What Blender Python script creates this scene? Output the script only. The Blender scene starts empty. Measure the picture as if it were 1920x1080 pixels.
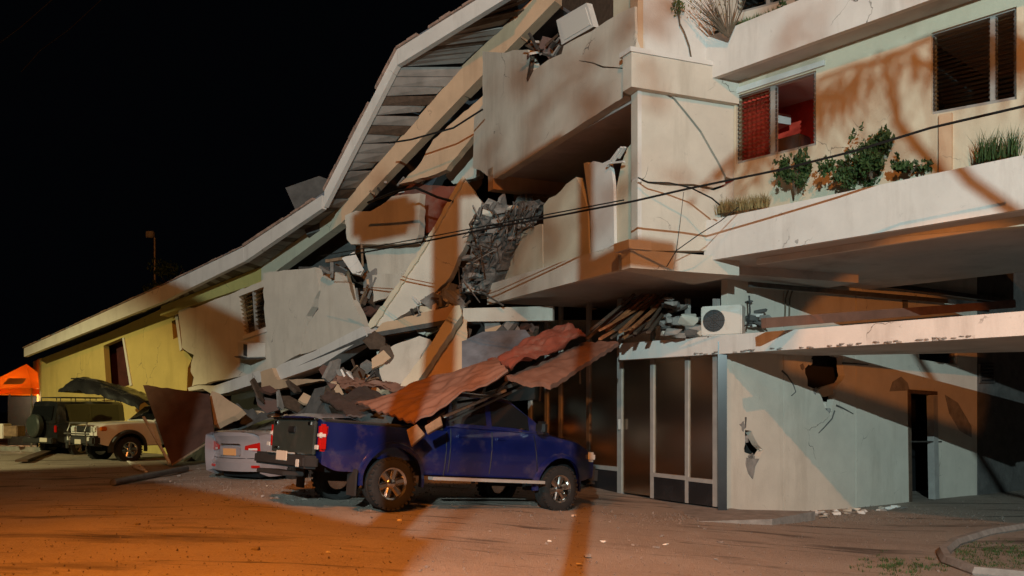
import bpy, bmesh, math, random
from mathutils import Vector, Matrix, Euler, noise
from mathutils.geometry import tessellate_polygon
random.seed(7)
R = math.radians
SC = bpy.context.scene
COL = SC.collection
# ------------------------------------------------------------------ camera, world, lights, exposure
F, HZ, CH = 1600.0, 770.0, 1.5          # focal length in px of a 1920 wide frame, horizon row, eye height
cam = bpy.data.cameras.new('camera'); camo = bpy.data.objects.new('camera', cam); COL.objects.link(camo)
cam.sensor_width = 36; cam.lens = F/1920*36; cam.shift_y = (HZ-540)/1920; cam.clip_end = 2000; cam.clip_start = .05
camo.location = (0, 0, CH); camo.rotation_euler = (R(90), 0, 0); SC.camera = camo
w = bpy.data.worlds.new('World'); SC.world = w; w.use_nodes = True
w.node_tree.nodes['Background'].inputs[0].default_value = (.20, .24, .35, 1)
w.node_tree.nodes['Background'].inputs[1].default_value = .003
SC.view_settings.view_transform = 'Standard'; SC.view_settings.look = 'None'
SC.view_settings.exposure = .14; SC.view_settings.gamma = 1; SC.view_settings.use_curve_mapping = False
def lamp(name, kind, loc, power, col, aim=None, ang=90, blend=.15, rad=.12):
    l = bpy.data.lights.new(name, kind); l.energy = power; l.color = col; l.shadow_soft_size = rad
    o = bpy.data.objects.new(name, l); COL.objects.link(o); o.location = loc
    if aim:
        o.rotation_euler = (Vector(aim)-Vector(loc)).to_track_quat('-Z', 'Y').to_euler()
    if kind == 'SPOT': l.spot_size = R(ang); l.spot_blend = blend
    return o
LA = Vector((-1.67, -14, 7.8)); LB = Vector((.5, -12, 17.5))
lamp('cool_street_lamp', 'SPOT', LA, 21500, (.73, .98, .98), (5.2, 15, 6.0), 56, .10, .045)
lamp('sodium_street_lamp', 'SPOT', LB, 11200, (1, .33, .075), (-1, 14, 2.0), 90, .5, .10)
lamp('low_sodium_lamp', 'SPOT', (-1.5, -12, 3.0), 11000, (1, .30, .05), (8.1, 18.4, 2.05), 9, .25, .012)
lamp('forecourt_sodium_lamp', 'SPOT', (-3.0, 1.0, 8.5), 5600, (1, .26, .015), (-1.5, 8.6, 0), 66, 1, .12)
lamp('yard_flood_lamp', 'SPOT', (-21, 16, 6.5), 5000, (1, .93, .46), (-15.5, 26, -1.5), 66, .5, .10)
lamp('room_lamp', 'POINT', (5.0, 14.35, 5.55), 5, (1, .7, .6), rad=.08)

# ------------------------------------------------------------------ pixel -> place helpers
def P(x, y, Y): return Vector(((x-960)/F*Y, Y, CH-(y-HZ)/F*Y))
def ray(x, y): return Vector(((x-960)/F, 1, (HZ-y)/F))
class Pl:
    def __init__(s, p, n): s.p, s.n = Vector(p), Vector(n).normalized()
    def __call__(s, x, y):
        d = ray(x, y); o = Vector((0, 0, CH))
        return o + d*((s.p-o).dot(s.n)/d.dot(s.n))
    def off(s, d):                       # moved towards the viewer's side by d
        n = s.n if s.n.dot(Vector((0, 0, CH))-s.p) > 0 else -s.n
        return Pl(s.p+n*d, s.n)
def colp(xa, Ya, xb, Yb):                # vertical plane through two image columns at given depths
    a, b = P(xa, HZ, Ya), P(xb, HZ, Yb); d = b-a
    return Pl(a, (d.y, -d.x, 0))
def dirp(a, d): return Pl((a[0], a[1], 0), (d[1], -d[0], 0))
def pl3(a, b, c):
    a, b, c = P(*a), P(*b), P(*c); return Pl(a, (b-a).cross(c-a))
def smooth(a, b, t):
    t = max(0, min(1, (t-a)/(b-a))); return t*t*(3-2*t)
def G(X, Y): return .20-.72*smooth(-4.5, 7.5, X)-.12*smooth(-5, -11, X)
def jag(a, b, n=5, amp=4, seed=0):
    r = random.Random(seed*7+int(a[0]+b[1])); out = [a]
    L = math.hypot(b[0]-a[0], b[1]-a[1]) or 1; nx, ny = -(b[1]-a[1])/L, (b[0]-a[0])/L
    for i in range(1, n):
        t = (i+r.uniform(-.3, .3))/n; d = r.uniform(-amp, amp)
        out.append((a[0]+(b[0]-a[0])*t+nx*d, a[1]+(b[1]-a[1])*t+ny*d))
    return out

# ------------------------------------------------------------------ materials
M = {}
CRACKED = ('plaster', 'plaster_warm', 'plaster_white', 'plaster_peach_lit', 'plaster_yellow_lit')
def mat(name, col, rough=.8, metal=0, spec=.3, var=0, vscale=3, bump=0, bscale=40, stain=None, samt=.5, sscale=1.2, streak=False, coat=0, emit=None, space='pos'):
    m = bpy.data.materials.new(name); m.use_nodes = True; nt = m.node_tree; N = nt.nodes; L = nt.links
    b = N['Principled BSDF']; b.inputs['Roughness'].default_value = rough; b.inputs['Metallic'].default_value = metal
    b.inputs['Specular IOR Level'].default_value = spec; b.inputs['Coat Weight'].default_value = coat; b.inputs['Coat Roughness'].default_value = .05
    b.inputs['Base Color'].default_value = (*col, 1)
    if emit: b.inputs['Emission Color'].default_value = (*emit[0], 1); b.inputs['Emission Strength'].default_value = emit[1]
    if var or bump or stain:
        if space == 'pos': src = N.new('ShaderNodeNewGeometry').outputs['Position']
        else: src = N.new('ShaderNodeTexCoord').outputs['Object']
    cur = None
    def mixc(fac, a, c2):
        mx = N.new('ShaderNodeMix'); mx.data_type = 'RGBA'; L.new(fac, mx.inputs[0])
        if isinstance(a, tuple): mx.inputs[6].default_value = (*a, 1)
        else: L.new(a, mx.inputs[6])
        mx.inputs[7].default_value = (*c2, 1); return mx.outputs[2]
    def nz(scale, detail=5, vec=None, ro=.6):
        n = N.new('ShaderNodeTexNoise'); n.inputs['Scale'].default_value = scale; n.inputs['Detail'].default_value = detail; n.inputs['Roughness'].default_value = ro
        L.new(vec or src, n.inputs['Vector']); return n.outputs['Fac']
    def ramp(s, a, c):
        r = N.new('ShaderNodeMapRange'); r.inputs[1].default_value = a; r.inputs[2].default_value = c; L.new(s, r.inputs[0]); return r.outputs[0]
    if var:
        cur = mixc(ramp(nz(vscale), .3, .7), tuple(c*(1-var) for c in col), tuple(min(1, c*(1+var*.6)) for c in col))
    if stain:
        vec = src
        if streak:
            mp = N.new('ShaderNodeMapping'); mp.inputs['Scale'].default_value = (1, 1, .16); L.new(src, mp.inputs[0]); vec = mp.outputs[0]
        f = ramp(nz(sscale, 7, vec, .68), .52, .78)
        mu = N.new('ShaderNodeMath'); mu.operation = 'MULTIPLY'; mu.inputs[1].default_value = samt; L.new(f, mu.inputs[0])
        cur = mixc(mu.outputs[0], cur if cur else col, stain)
    if name in CRACKED:
        ns = N.new('ShaderNodeTexNoise'); ns.inputs['Scale'].default_value = 2.5; ns.inputs['Detail'].default_value = 4; L.new(src, ns.inputs['Vector'])
        va = N.new('ShaderNodeVectorMath'); va.operation = 'MULTIPLY_ADD'; va.inputs[1].default_value = (.5, .5, .5); L.new(ns.outputs['Color'], va.inputs[0]); L.new(src, va.inputs[2])
        vo = N.new('ShaderNodeTexVoronoi'); vo.feature = 'DISTANCE_TO_EDGE'; vo.inputs['Scale'].default_value = .75; L.new(va.outputs[0], vo.inputs['Vector'])
        ln = ramp(vo.outputs['Distance'], .006, .002); mk = ramp(nz(.9, 3), .56, .66)
        mm = N.new('ShaderNodeMath'); mm.operation = 'MULTIPLY'; L.new(ln, mm.inputs[0]); L.new(mk, mm.inputs[1]); cur = mixc(mm.outputs[0], cur, (.10, .085, .07))
        cur = mixc(ramp(nz(7, 8, None, .75), .62, .80), cur, tuple(c*.55 for c in col))
    if cur: L.new(cur, b.inputs['Base Color'])
    if bump:
        bp = N.new('ShaderNodeBump'); bp.inputs['Strength'].default_value = bump; bp.inputs['Distance'].default_value = .02
        L.new(nz(bscale, 6), bp.inputs['Height']); L.new(bp.outputs[0], b.inputs['Normal'])
    M[name] = m; return m
mat('plaster', (.60, .55, .47), .85, var=.10, vscale=1.6, bump=.25, bscale=30, stain=(.30, .25, .19), samt=.55, sscale=1.5, streak=True)
mat('plaster_warm', (.60, .53, .40), .85, var=.10, vscale=1.6, bump=.25, bscale=30, stain=(.34, .28, .18), samt=.5, sscale=1.4, streak=True)
mat('plaster_white', (.66, .63, .59), .85, var=.08, vscale=2, bump=.2, bscale=30, stain=(.33, .29, .25), samt=.5, sscale=2, streak=True)
mat('plaster_yellow_lit', (.57, .44, .15), .85, var=.10, vscale=1.2, bump=.2, bscale=30, stain=(.24, .18, .05), samt=.5, sscale=1.2, streak=True)  # cream plaster with yellow lamplight put into its colour
mat('plaster_peach_lit', (.58, .40, .26), .85, var=.12, vscale=1.6, bump=.25, bscale=30, stain=(.30, .19, .12), samt=.5, sscale=1.5, streak=True)  # peach tone stands for orange lamplight on cream plaster
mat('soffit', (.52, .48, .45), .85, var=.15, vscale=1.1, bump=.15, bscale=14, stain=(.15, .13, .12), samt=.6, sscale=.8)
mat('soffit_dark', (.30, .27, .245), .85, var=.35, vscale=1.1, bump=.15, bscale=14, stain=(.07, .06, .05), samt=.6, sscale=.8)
mat('concrete', (.27, .25, .23), .95, var=.3, vscale=5, bump=.8, bscale=18, stain=(.12, .11, .10), samt=.6, sscale=3)
mat('core_concrete', (.17, .157, .145), .95, var=.5, vscale=6, bump=.9, bscale=14, stain=(.05, .045, .04), samt=.7, sscale=4)
mat('grit', (.20, .165, .14), .9, var=.45, vscale=30)
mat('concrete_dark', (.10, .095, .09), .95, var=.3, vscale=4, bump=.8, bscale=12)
mat('wood', (.24, .16, .10), .8, var=.35, vscale=9, bump=.3, bscale=30)
mat('wood_orange_lit', (.34, .13, .05), .8, var=.4, vscale=9, bump=.3, bscale=30)  # wood with orange sodium light put into its colour
mat('wood_dark', (.10, .065, .045), .8, var=.35, vscale=9, bump=.3, bscale=30)
mat('red_roof', (.24, .07, .045), .55, spec=.4, var=.2, vscale=3, bump=.15, bscale=10, stain=(.30, .24, .20), samt=.7, sscale=1.6)
mat('pink_roof', (.20, .11, .08), .6, spec=.4, var=.2, vscale=3, bump=.15, bscale=10, stain=(.09, .05, .035), samt=.8, sscale=2.0)
mat('brown_sheet', (.12, .06, .045), .6, spec=.35, var=.25, vscale=2, bump=.2, bscale=8, stain=(.05, .03, .025), samt=.6, sscale=1.5)
mat('dark_sheet', (.06, .05, .048), .6, spec=.4, var=.35, vscale=2.5, bump=.3, bscale=9)
mat('grey_sheet', (.20, .21, .24), .6, spec=.4, var=.35, vscale=2.5, bump=.3, bscale=9, stain=(.07, .07, .08), samt=.7, sscale=2)
mat('tile', (.36, .24, .19), .8, var=.4, vscale=5, bump=.3)
mat('black', (.012, .012, .013), .6)
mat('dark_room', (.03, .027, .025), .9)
mat('dark_panel', (.02, .02, .022), .25, spec=.5, var=.3, vscale=3)
mat('rubber', (.022, .021, .02), .8, var=.3, vscale=12, bump=.2, space='obj')
mat('chrome', (.62, .60, .57), .22, metal=1, var=.2, vscale=8, space='obj')
mat('alu', (.34, .33, .31), .45, metal=.1, var=.15, vscale=6)
mat('steel', (.16, .15, .14), .5, metal=.7, var=.3, vscale=7)
mat('blue_paint', (.007, .013, .10), .28, metal=.25, spec=.5, coat=1, var=.2, vscale=2.5, bump=.12, bscale=2.2, stain=(.13, .10, .085), samt=.6, sscale=2.5, space='obj')
mat('silver_paint', (.37, .34, .36), .38, metal=.35, spec=.5, coat=.8, var=.08, vscale=3, stain=(.19, .15, .13), samt=.5, sscale=3, space='obj')
mat('white_paint', (.74, .70, .67), .4, spec=.5, coat=.8, var=.08, vscale=3, stain=(.3, .25, .2), samt=.4, sscale=3, space='obj')
mat('black_paint', (.012, .013, .014), .3, spec=.5, coat=1, var=.3, vscale=3, stain=(.06, .055, .05), samt=.5, sscale=3, space='obj')
mat('green_grey_paint', (.035, .045, .04), .35, spec=.5, coat=.6, var=.2, vscale=4, stain=(.10, .09, .08), samt=.5, sscale=3, space='obj')
mat('trim', (.03, .03, .03), .55, var=.2, vscale=6, space='obj')
mat('car_glass', (.008, .009, .010), .06, spec=.6, coat=.3)
mat('red_lens', (.35, .008, .006), .15, spec=.6, emit=((1, .05, .02), .03))
mat('amber_lens', (.65, .16, .01), .2, spec=.6)
mat('clear_lens', (.55, .55, .52), .12, spec=.7)
mat('plate', (.55, .50, .42), .5)
mat('plate_orange', (.60, .30, .12), .5)
mat('leaf', (.045, .085, .025), .6, var=.5, vscale=7)
mat('leaf_pale', (.10, .14, .045), .6, var=.4, vscale=7)
mat('dry_grass', (.27, .20, .085), .8, var=.4, vscale=9)
mat('twig', (.13, .10, .07), .9, var=.3, vscale=9)
mat('tent_fabric', (.85, .25, .02), .7, var=.06, vscale=2)
mat('tent_print', (.62, .22, .05), .7)
mat('curtain', (.60, .055, .03), .8, var=.25, vscale=6, bump=.2, bscale=12)
mat('maroon', (.07, .016, .015), .8, var=.3, vscale=3)
mat('ac_white', (.62, .58, .52), .5, var=.08, vscale=4, stain=(.33, .26, .18), samt=.5, sscale=4)
mat('ac_grille', (.05, .055, .06), .5)
mat('cable', (.012, .012, .012), .5)
mat('lit_bulb', (.9, .9, .85), .3)
mat('paper', (.66, .63, .58), .8)
def glass(name, tint, refl=.12, rough=.03):
    m = bpy.data.materials.new(name); m.use_nodes = True; nt = m.node_tree; N = nt.nodes; L = nt.links
    N.remove(N['Principled BSDF']); t = N.new('ShaderNodeBsdfTransparent'); t.inputs[0].default_value = (*tint, 1)
    g = N.new('ShaderNodeBsdfGlossy'); g.inputs['Roughness'].default_value = rough; g.inputs[0].default_value = (1, .84, .68, 1)
    lw = N.new('ShaderNodeLayerWeight'); lw.inputs[0].default_value = .35
    mr = N.new('ShaderNodeMapRange'); mr.inputs[3].default_value = refl; mr.inputs[4].default_value = .7; L.new(lw.outputs['Fresnel'], mr.inputs[0])
    mx = N.new('ShaderNodeMixShader'); L.new(mr.outputs[0], mx.inputs[0]); L.new(t.outputs[0], mx.inputs[1]); L.new(g.outputs[0], mx.inputs[2])
    L.new(mx.outputs[0], N['Material Output'].inputs[0]); M[name] = m
glass('pane_glass', (.22, .21, .20), .55, .22); glass('louver_glass', (.80, .84, .82), .04)
def fabric(name, col):
    m = bpy.data.materials.new(name); m.use_nodes = True; nt = m.node_tree; N = nt.nodes; L = nt.links; N.remove(N['Principled BSDF'])
    d = N.new('ShaderNodeBsdfDiffuse'); t = N.new('ShaderNodeBsdfTranslucent'); mx = N.new('ShaderNodeMixShader')
    for n in (d, t): n.inputs[0].default_value = (*col, 1)
    L.new(d.outputs[0], mx.inputs[1]); L.new(t.outputs[0], mx.inputs[2]); L.new(mx.outputs[0], N['Material Output'].inputs[0]); M[name] = m
fabric('tent_fabric', (.88, .24, .015))
def ground_mat():
    m = bpy.data.materials.new('packed_ground'); m.use_nodes = True; nt = m.node_tree; N = nt.nodes; L = nt.links
    b = N['Principled BSDF']; b.inputs['Roughness'].default_value = .8; b.inputs['Specular IOR Level'].default_value = .35
    g = N.new('ShaderNodeNewGeometry'); src = g.outputs['Position']
    def nz(s, d=6, ro=.6, sc=None):
        v = src
        if sc:
            mp = N.new('ShaderNodeMapping'); mp.inputs['Scale'].default_value = sc; mp.inputs['Rotation'].default_value = (0, 0, R(-8)); L.new(src, mp.inputs[0]); v = mp.outputs[0]
        n = N.new('ShaderNodeTexNoise'); n.inputs['Scale'].default_value = s; n.inputs['Detail'].default_value = d; n.inputs['Roughness'].default_value = ro; L.new(v, n.inputs['Vector']); return n.outputs['Fac']
    def rg(s, a, c, lo=0, hi=1):
        r = N.new('ShaderNodeMapRange'); r.inputs[1].default_value = a; r.inputs[2].default_value = c; r.inputs[3].default_value = lo; r.inputs[4].default_value = hi; L.new(s, r.inputs[0]); return r.outputs[0]
    def mx(f, a, c):
        x = N.new('ShaderNodeMix'); x.data_type = 'RGBA'; L.new(f, x.inputs[0])
        for i, k in ((6, a), (7, c)):
            if isinstance(k, tuple): x.inputs[i].default_value = (*k, 1)
            else: L.new(k, x.inputs[i])
        return x.outputs[2]
    c = mx(rg(nz(.9), .3, .7), (.26, .21, .17), (.36, .30, .25))
    c = mx(rg(nz(55, 3), .45, .75), c, (.42, .37, .32))
    c = mx(rg(nz(.55, 7, .62, (.35, 1.6, 1)), .56, .66, 0, .8), c, (.045, .035, .028))
    c = mx(rg(nz(1.5, 6, .65, (.3, 2.4, 1)), .58, .66, 0, .85), c, (.05, .04, .032)); c = mx(rg(nz(14, 5, .7), .56, .74, 0, .5), c, (.10, .08, .065))
    L.new(c, b.inputs['Base Color'])
    bp = N.new('ShaderNodeBump'); bp.inputs['Strength'].default_value = .7; bp.inputs['Distance'].default_value = .03
    ad = N.new('ShaderNodeMath'); ad.operation = 'ADD'; L.new(nz(6, 8, .7), ad.inputs[0]); L.new(nz(60, 3), ad.inputs[1]); L.new(ad.outputs[0], bp.inputs['Height']); L.new(bp.outputs[0], b.inputs['Normal'])
    L.new(rg(nz(.8, 5), .45, .65, .85, .55), b.inputs['Roughness'])
    M['ground'] = m
ground_mat()

# ------------------------------------------------------------------ object helpers
ORIG = {}
def link(name, bm, m, parent=None, smoothing=None, org=None):
    """link a bmesh built in world coordinates (or local ones of a car, when the parent is in ORIG as None)"""
    me = bpy.data.meshes.new(name); o = bpy.data.objects.new(name, me); COL.objects.link(o)
    if parent is not None:
        o.parent = parent; v = ORIG.get(parent.name)
        if v is not None: bmesh.ops.translate(bm, verts=bm.verts, vec=-v)
        ORIG[o.name] = v
    else:
        if org is None:
            xs = [v.co for v in bm.verts]; n = len(xs)
            org = Vector((sum(v.x for v in xs)/n, sum(v.y for v in xs)/n, min(v.z for v in xs)))
        bmesh.ops.translate(bm, verts=bm.verts, vec=-Vector(org)); o.location = org; ORIG[o.name] = Vector(org)
    bmesh.ops.recalc_face_normals(bm, faces=bm.faces)
    if smoothing:
        for f in bm.faces: f.smooth = True
    bm.to_mesh(me); bm.free()
    if smoothing: me.set_sharp_from_angle(angle=R(smoothing))
    for mm in (m if isinstance(m, list) else [m]): me.materials.append(M[mm])
    return o
def thing(name, label, cat, loc, group=None, rot=None):
    o = bpy.data.objects.new(name, None); COL.objects.link(o); o.location = loc; o.empty_display_size = .2
    o['label'] = label; o['category'] = cat
    if group: o['group'] = group
    if rot is not None: o.rotation_euler = rot; ORIG[o.name] = None
    else: ORIG[o.name] = Vector(loc)
    return o
def tag(o, label=None, cat=None, group=None, kind=None):
    if label: o['label'] = label
    if cat: o['category'] = cat
    if group: o['group'] = group
    if kind: o['kind'] = kind
    return o
def B(): return bmesh.new()
def solid(bm, loops, n, t):
    """loops of 3D points (outer, then holes) on one plane; n towards the viewer; thickness t away from the viewer"""
    n = Vector(n).normalized()
    fr, bk = [], []
    for lp in loops:
        fr.append([bm.verts.new(p) for p in lp]); bk.append([bm.verts.new(p-n*t) for p in lp])
    if len(loops) == 1 and len(loops[0]) <= 4:
        bm.faces.new(fr[0]); bm.faces.new(bk[0][::-1])
    else:
        ff = [v for l in fr for v in l]; bb = [v for l in bk for v in l]
        for tri in tessellate_polygon([[v.co for v in l] for l in fr]):
            try: bm.faces.new([ff[i] for i in tri]); bm.faces.new([bb[i] for i in tri[::-1]])
            except ValueError: pass
    for f, b in zip(fr, bk):
        k = len(f)
        for i in range(k): bm.faces.new((f[i], b[i], b[(i+1) % k], f[(i+1) % k]))
def camn(pl):
    return pl.n if pl.n.dot(Vector((0, 0, CH))-pl.p) > 0 else -pl.n
RAG = ('wall_panel', 'leaning_wall', 'wall_fragment', 'fallen_beam', 'leaning_edge', 'broken_plaster', 'parapet_wall', 'slab_edge', 'rubble_face', 'slab_end')
def rag(pts, amp=1.5, step=11):
    out = []; n = len(pts)
    for i in range(n):
        a, b = pts[i], pts[(i+1) % n]; L = math.hypot(b[0]-a[0], b[1]-a[1]); k = int(L/step)
        out += jag(a, b, k, amp, i) if k > 1 else [a]
    return out
def panel(name, pl, pts, t, m, parent=None, holes=(), label=None, bev=0):
    if name in RAG: pts = rag(pts, 1.3 if name != 'parapet_wall' else .7)
    if name == 'wall' and holes: holes = [rag(h, 1.6, 7) if len(h) > 4 else h for h in holes]
    bm = B(); solid(bm, [[pl(*p) for p in pts]]+[[pl(*p) for p in h] for h in holes], camn(pl), t)
    if bev: bmesh.ops.bevel(bm, geom=[e for e in bm.edges], offset=bev, segments=1, affect='EDGES')
    o = link(name, bm, m, parent)
    if label: o['label'] = label
    return o
def quad3(bm, a, b, c, d, t):
    n = (b-a).cross(d-a).normalized()
    if n.dot(Vector((0, 0, CH))-a) < 0: n = -n
    solid(bm, [[a, b, c, d]], n, t)
def hslab(bm, plan, z0, z1):
    solid(bm, [[Vector((p[0], p[1], z1)) for p in plan]], (0, 0, 1), z1-z0)
def box(bm, c, s, rot=None, bev=0):
    r = bmesh.ops.create_cube(bm, size=1); vs = r['verts']
    m = Matrix.Translation(Vector(c)) @ (rot.to_matrix().to_4x4() if rot is not None else Matrix()) @ Matrix.Diagonal((s[0], s[1], s[2], 1))
    bmesh.ops.transform(bm, matrix=m, verts=vs)
    if bev: bmesh.ops.bevel(bm, geom=list({e for v in vs for e in v.link_edges}), offset=bev, segments=2, affect='EDGES')
def bar(bm, a, b, w_, h=None, up=Vector((0, 0, 1))):
    a, b = Vector(a), Vector(b); d = (b-a); L = d.length; d.normalize(); h = h or w_
    x = d.cross(up); x = x.normalized() if x.length > 1e-3 else Vector((1, 0, 0)); y = x.cross(d)
    vs = [[bm.verts.new(p+x*sx*w_/2+y*sy*h/2) for sx, sy in ((-1, -1), (1, -1), (1, 1), (-1, 1))] for p in (a, b)]
    bm.faces.new(vs[0]); bm.faces.new(vs[1][::-1])
    for i in range(4): bm.faces.new((vs[0][i], vs[0][(i+1) % 4], vs[1][(i+1) % 4], vs[1][i]))
def tube(bm, pts, r, seg=6, r2=None):
    pts = [Vector(p) for p in pts]; rings = []; n = len(pts)
    for i, p in enumerate(pts):
        d = (pts[min(i+1, n-1)]-pts[max(i-1, 0)]).normalized(); x = d.cross(Vector((0, 0, 1)))
        x = x.normalized() if x.length > 1e-3 else Vector((1, 0, 0)); y = d.cross(x)
        rr = r+((r2 if r2 is not None else r)-r)*i/max(1, n-1)
        rings.append([bm.verts.new(p+(x*math.cos(a)+y*math.sin(a))*rr) for a in [2*math.pi*k/seg for k in range(seg)]])
    for i in range(n-1):
        for k in range(seg): bm.faces.new((rings[i][k], rings[i][(k+1) % seg], rings[i+1][(k+1) % seg], rings[i+1][k]))
    bm.faces.new(rings[0]); bm.faces.new(rings[-1][::-1])
def lathe(bm, prof, seg=28, axis='y', closed=False):
    rings = []
    for r, h in prof:
        rings.append([bm.verts.new((r*math.cos(a), h, r*math.sin(a)) if axis == 'y' else (r*math.cos(a), r*math.sin(a), h)) for a in [2*math.pi*k/seg for k in range(seg)]])
    n = len(rings)
    for i in range(n if closed else n-1):
        a, b = rings[i], rings[(i+1) % n]
        for k in range(seg): bm.faces.new((a[k], a[(k+1) % seg], b[(k+1) % seg], b[k]))
    return rings
def chunk(bm, c, s, rnd):
    n0 = []
    for _ in range(15):
        d = Vector((rnd.uniform(-1, 1), rnd.uniform(-1, 1), rnd.uniform(-1, 1))); d = d/max(abs(d.x), abs(d.y), abs(d.z))*rnd.uniform(.75, 1)
        n0.append(bm.verts.new(Vector(c)+Vector((d.x*s[0], d.y*s[1], d.z*s[2])))) 
    r = bmesh.ops.convex_hull(bm, input=n0)
    bmesh.ops.delete(bm, geom=[g for g in r['geom_interior'] if isinstance(g, bmesh.types.BMVert)], context='VERTS')
def sheet(bm, c00, c10, c11, c01, nu, nv, amp=.02, waves=12, crumple=.0, t=.012, seed=0, axis=0):
    """corrugated sheet between four corners; ridges run along v (axis 0) or u (axis 1)"""
    n = (c10-c00).cross(c01-c00).normalized()
    if n.dot(Vector((0, 0, CH))-c00) < 0: n = -n
    top, bot = [], []
    for i in range(nu+1):
        for j in range(nv+1):
            u, v = i/nu, j/nv; p = (c00*(1-u)+c10*u)*(1-v)+(c01*(1-u)+c11*u)*v
            h = amp*math.sin(2*math.pi*waves*(u if axis == 0 else v))
            if crumple: h += crumple*(noise.noise(Vector((u*3+seed, v*3, seed)))+.5*noise.noise(Vector((u*9+seed, v*9, 3))))
            top.append(bm.verts.new(p+n*h)); bot.append(bm.verts.new(p+n*(h-t)))
    ix = lambda i, j: i*(nv+1)+j
    for i in range(nu):
        for j in range(nv):
            q = (ix(i, j), ix(i+1, j), ix(i+1, j+1), ix(i, j+1))
            bm.faces.new([top[k] for k in q]); bm.faces.new([bot[k] for k in q[::-1]])
    for i in range(nu):
        for j in (0, nv): bm.faces.new((top[ix(i, j)], top[ix(i+1, j)], bot[ix(i+1, j)], bot[ix(i, j)]))
    for j in range(nv):
        for i in (0, nu): bm.faces.new((top[ix(i, j)], top[ix(i, j+1)], bot[ix(i, j+1)], bot[ix(i, j)]))

# ================================================================== SETTING
def ladder(lim, fine, step):
    v = [0]; s = step
    while v[-1] < lim:
        v.append(v[-1]+s)
        if v[-1] > fine: s *= 1.35
    return v
bm = B()
xs = ladder(500, 16, .25); xs = [-x for x in xs[:0:-1]]+xs; ys = [-30, -12, -5]+[y-1 for y in ladder(600, 30, .25)]
gv = [[bm.verts.new((x, y, G(x, y)+(.02*noise.noise(Vector((x*.7, y*.7, 0)))+.008*noise.noise(Vector((x*3, y*3, 1))) if abs(x) < 20 and y < 35 else 0))) for y in ys] for x in xs]
for i in range(len(xs)-1):
    for j in range(len(ys)-1): bm.faces.new((gv[i][j], gv[i+1][j], gv[i+1][j+1], gv[i][j+1]))
tag(link('ground', bm, 'ground', smoothing=60, org=(0, 0, 0)), kind='structure')

# ------------------------------------------------------------------ standing hotel block
HB = thing('hotel_building', 'cream three-storey hotel block with planter ledges, still standing right of the collapsed wing', 'building', (6.5, 16, -.5))
A0 = Vector((2.0, 13.9)); dl = Vector((-.4515, .8923)); ds = Vector((.9285, .3714)); dr = Vector((.6477, -.7620)); rin = Vector((.762, .6477))
L_ = dirp(A0, dl); S_ = dirp(A0, ds); C0 = Vector((3.29, 14.4)); RF = dirp(C0, dr); RW = dirp(Vector((3.79, 14.6)), dr)
W1a = Vector((3.95, 15.6)); dw = Vector((.8286, .5598)); W1 = dirp(W1a, dw)
V3 = lambda p, z: Vector((p[0], p[1], z))
# side (S) wall and noses
crack = [(1248, 178), (1262, 186), (1290, 220), (1312, 248), (1330, 280), (1345, 306), (1358, 332)]
panel('wall', S_, [(1195, 166), (1245, 172)]+crack+[(1360, 345), (1338, 352), (1300, 345), (1250, 344), (1215, 340), (1195, 332)], .2, 'plaster', HB)
panel('wall', S_, [(1251, 173), (1376, 190), (1376, 336), (1362, 332)]+[(x+3.5, y-2) for x, y in crack[::-1]], .2, 'plaster', HB)
panel('wall', S_, [(1195, 336), (1215, 344), (1250, 348), (1300, 349), (1338, 357), (1361, 349), (1376, 339), (1376, 470), (1195, 470)], .2, 'plaster', HB)
panel('wall', S_, [(1203, -60), (1340, -60), (1340, 130), (1203, 100)], .2, 'plaster_white', HB)
S1 = S_.off(.10)
def prismq(name, plan, z0, z1, m, parent):
    bm = B(); hslab(bm, plan, z0, z1); return link(name, bm, m, parent)
def pl_at(a, d, t): return (a[0]+d[0]*t, a[1]+d[1]*t)
n0 = A0-ds*.14-dl*.12; n1 = A0+ds*1.95-dl*.12
prismq('floor_slab', [n0, n1, n1+dl*1.2, n0+dl*.25], 6.72, 7.28, 'plaster', HB)
prismq('floor_slab', [n0-ds*.02, n1, n1+dl*1.2, n0+dl*.25-ds*.02], 3.80, 4.10, 'plaster', HB)
prismq('ledge_cap', [n0-ds*.03-dl*.02, n1-dl*.02, n1+dl*1.0, n0+dl*.3-ds*.03], 7.283, 7.36, 'plaster_white', HB)
prismq('ledge_cap', [n0-ds*.07-dl*.03, n0+ds*.35-dl*.03, n0+ds*.35+dl*.4, n0+dl*.4-ds*.07], 4.103, 4.25, 'plaster_white', HB)
panel('pilaster', S_.off(.02), [(1196, -60), (1206, -60), (1206, 92), (1196, 88)], .25, 'plaster_peach_lit', HB)
panel('pilaster', S_.off(.012), [(1196, 168), (1203, 170), (1203, 455), (1196, 452)], .2, 'plaster_white', HB)
# RF ledges (planters) on floors two and three
def ledge(z0, z1, t0, t1, deep=.5):
    a = C0+dr*t0; b = C0+dr*t1; bm = B()
    hslab(bm, [a, b, b+rin*.10, a+rin*.10], z0, z1)
    o = link('planter_ledge', bm, 'plaster_white', HB)
    bm = B(); hslab(bm, [a+rin*.102, b+rin*.102, b+rin*5.5, a+rin*5.5], z0+.02, z0+.2); link('floor_slab', bm, 'soffit', HB)
    bm = B(); hslab(bm, [a+rin*.104, b+rin*.104, b+rin*.7, a+rin*.7], z0+.203, z1-.14); link('planter_soil', bm, 'concrete_dark', HB)
    return o
ledge(4.03, 4.71, -.06, 8)
ledge(7.08, 7.80, -.06, 8)
# strip light recess line under the lower ledge
bm = B(); a = C0+dr*.6+rin*.55; b = C0+dr*7+rin*.55; hslab(bm, [a, b, b+rin*.09, a+rin*.09], 3.95, 4.048); link('soffit_batten', bm, 'plaster_white', HB)
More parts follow.
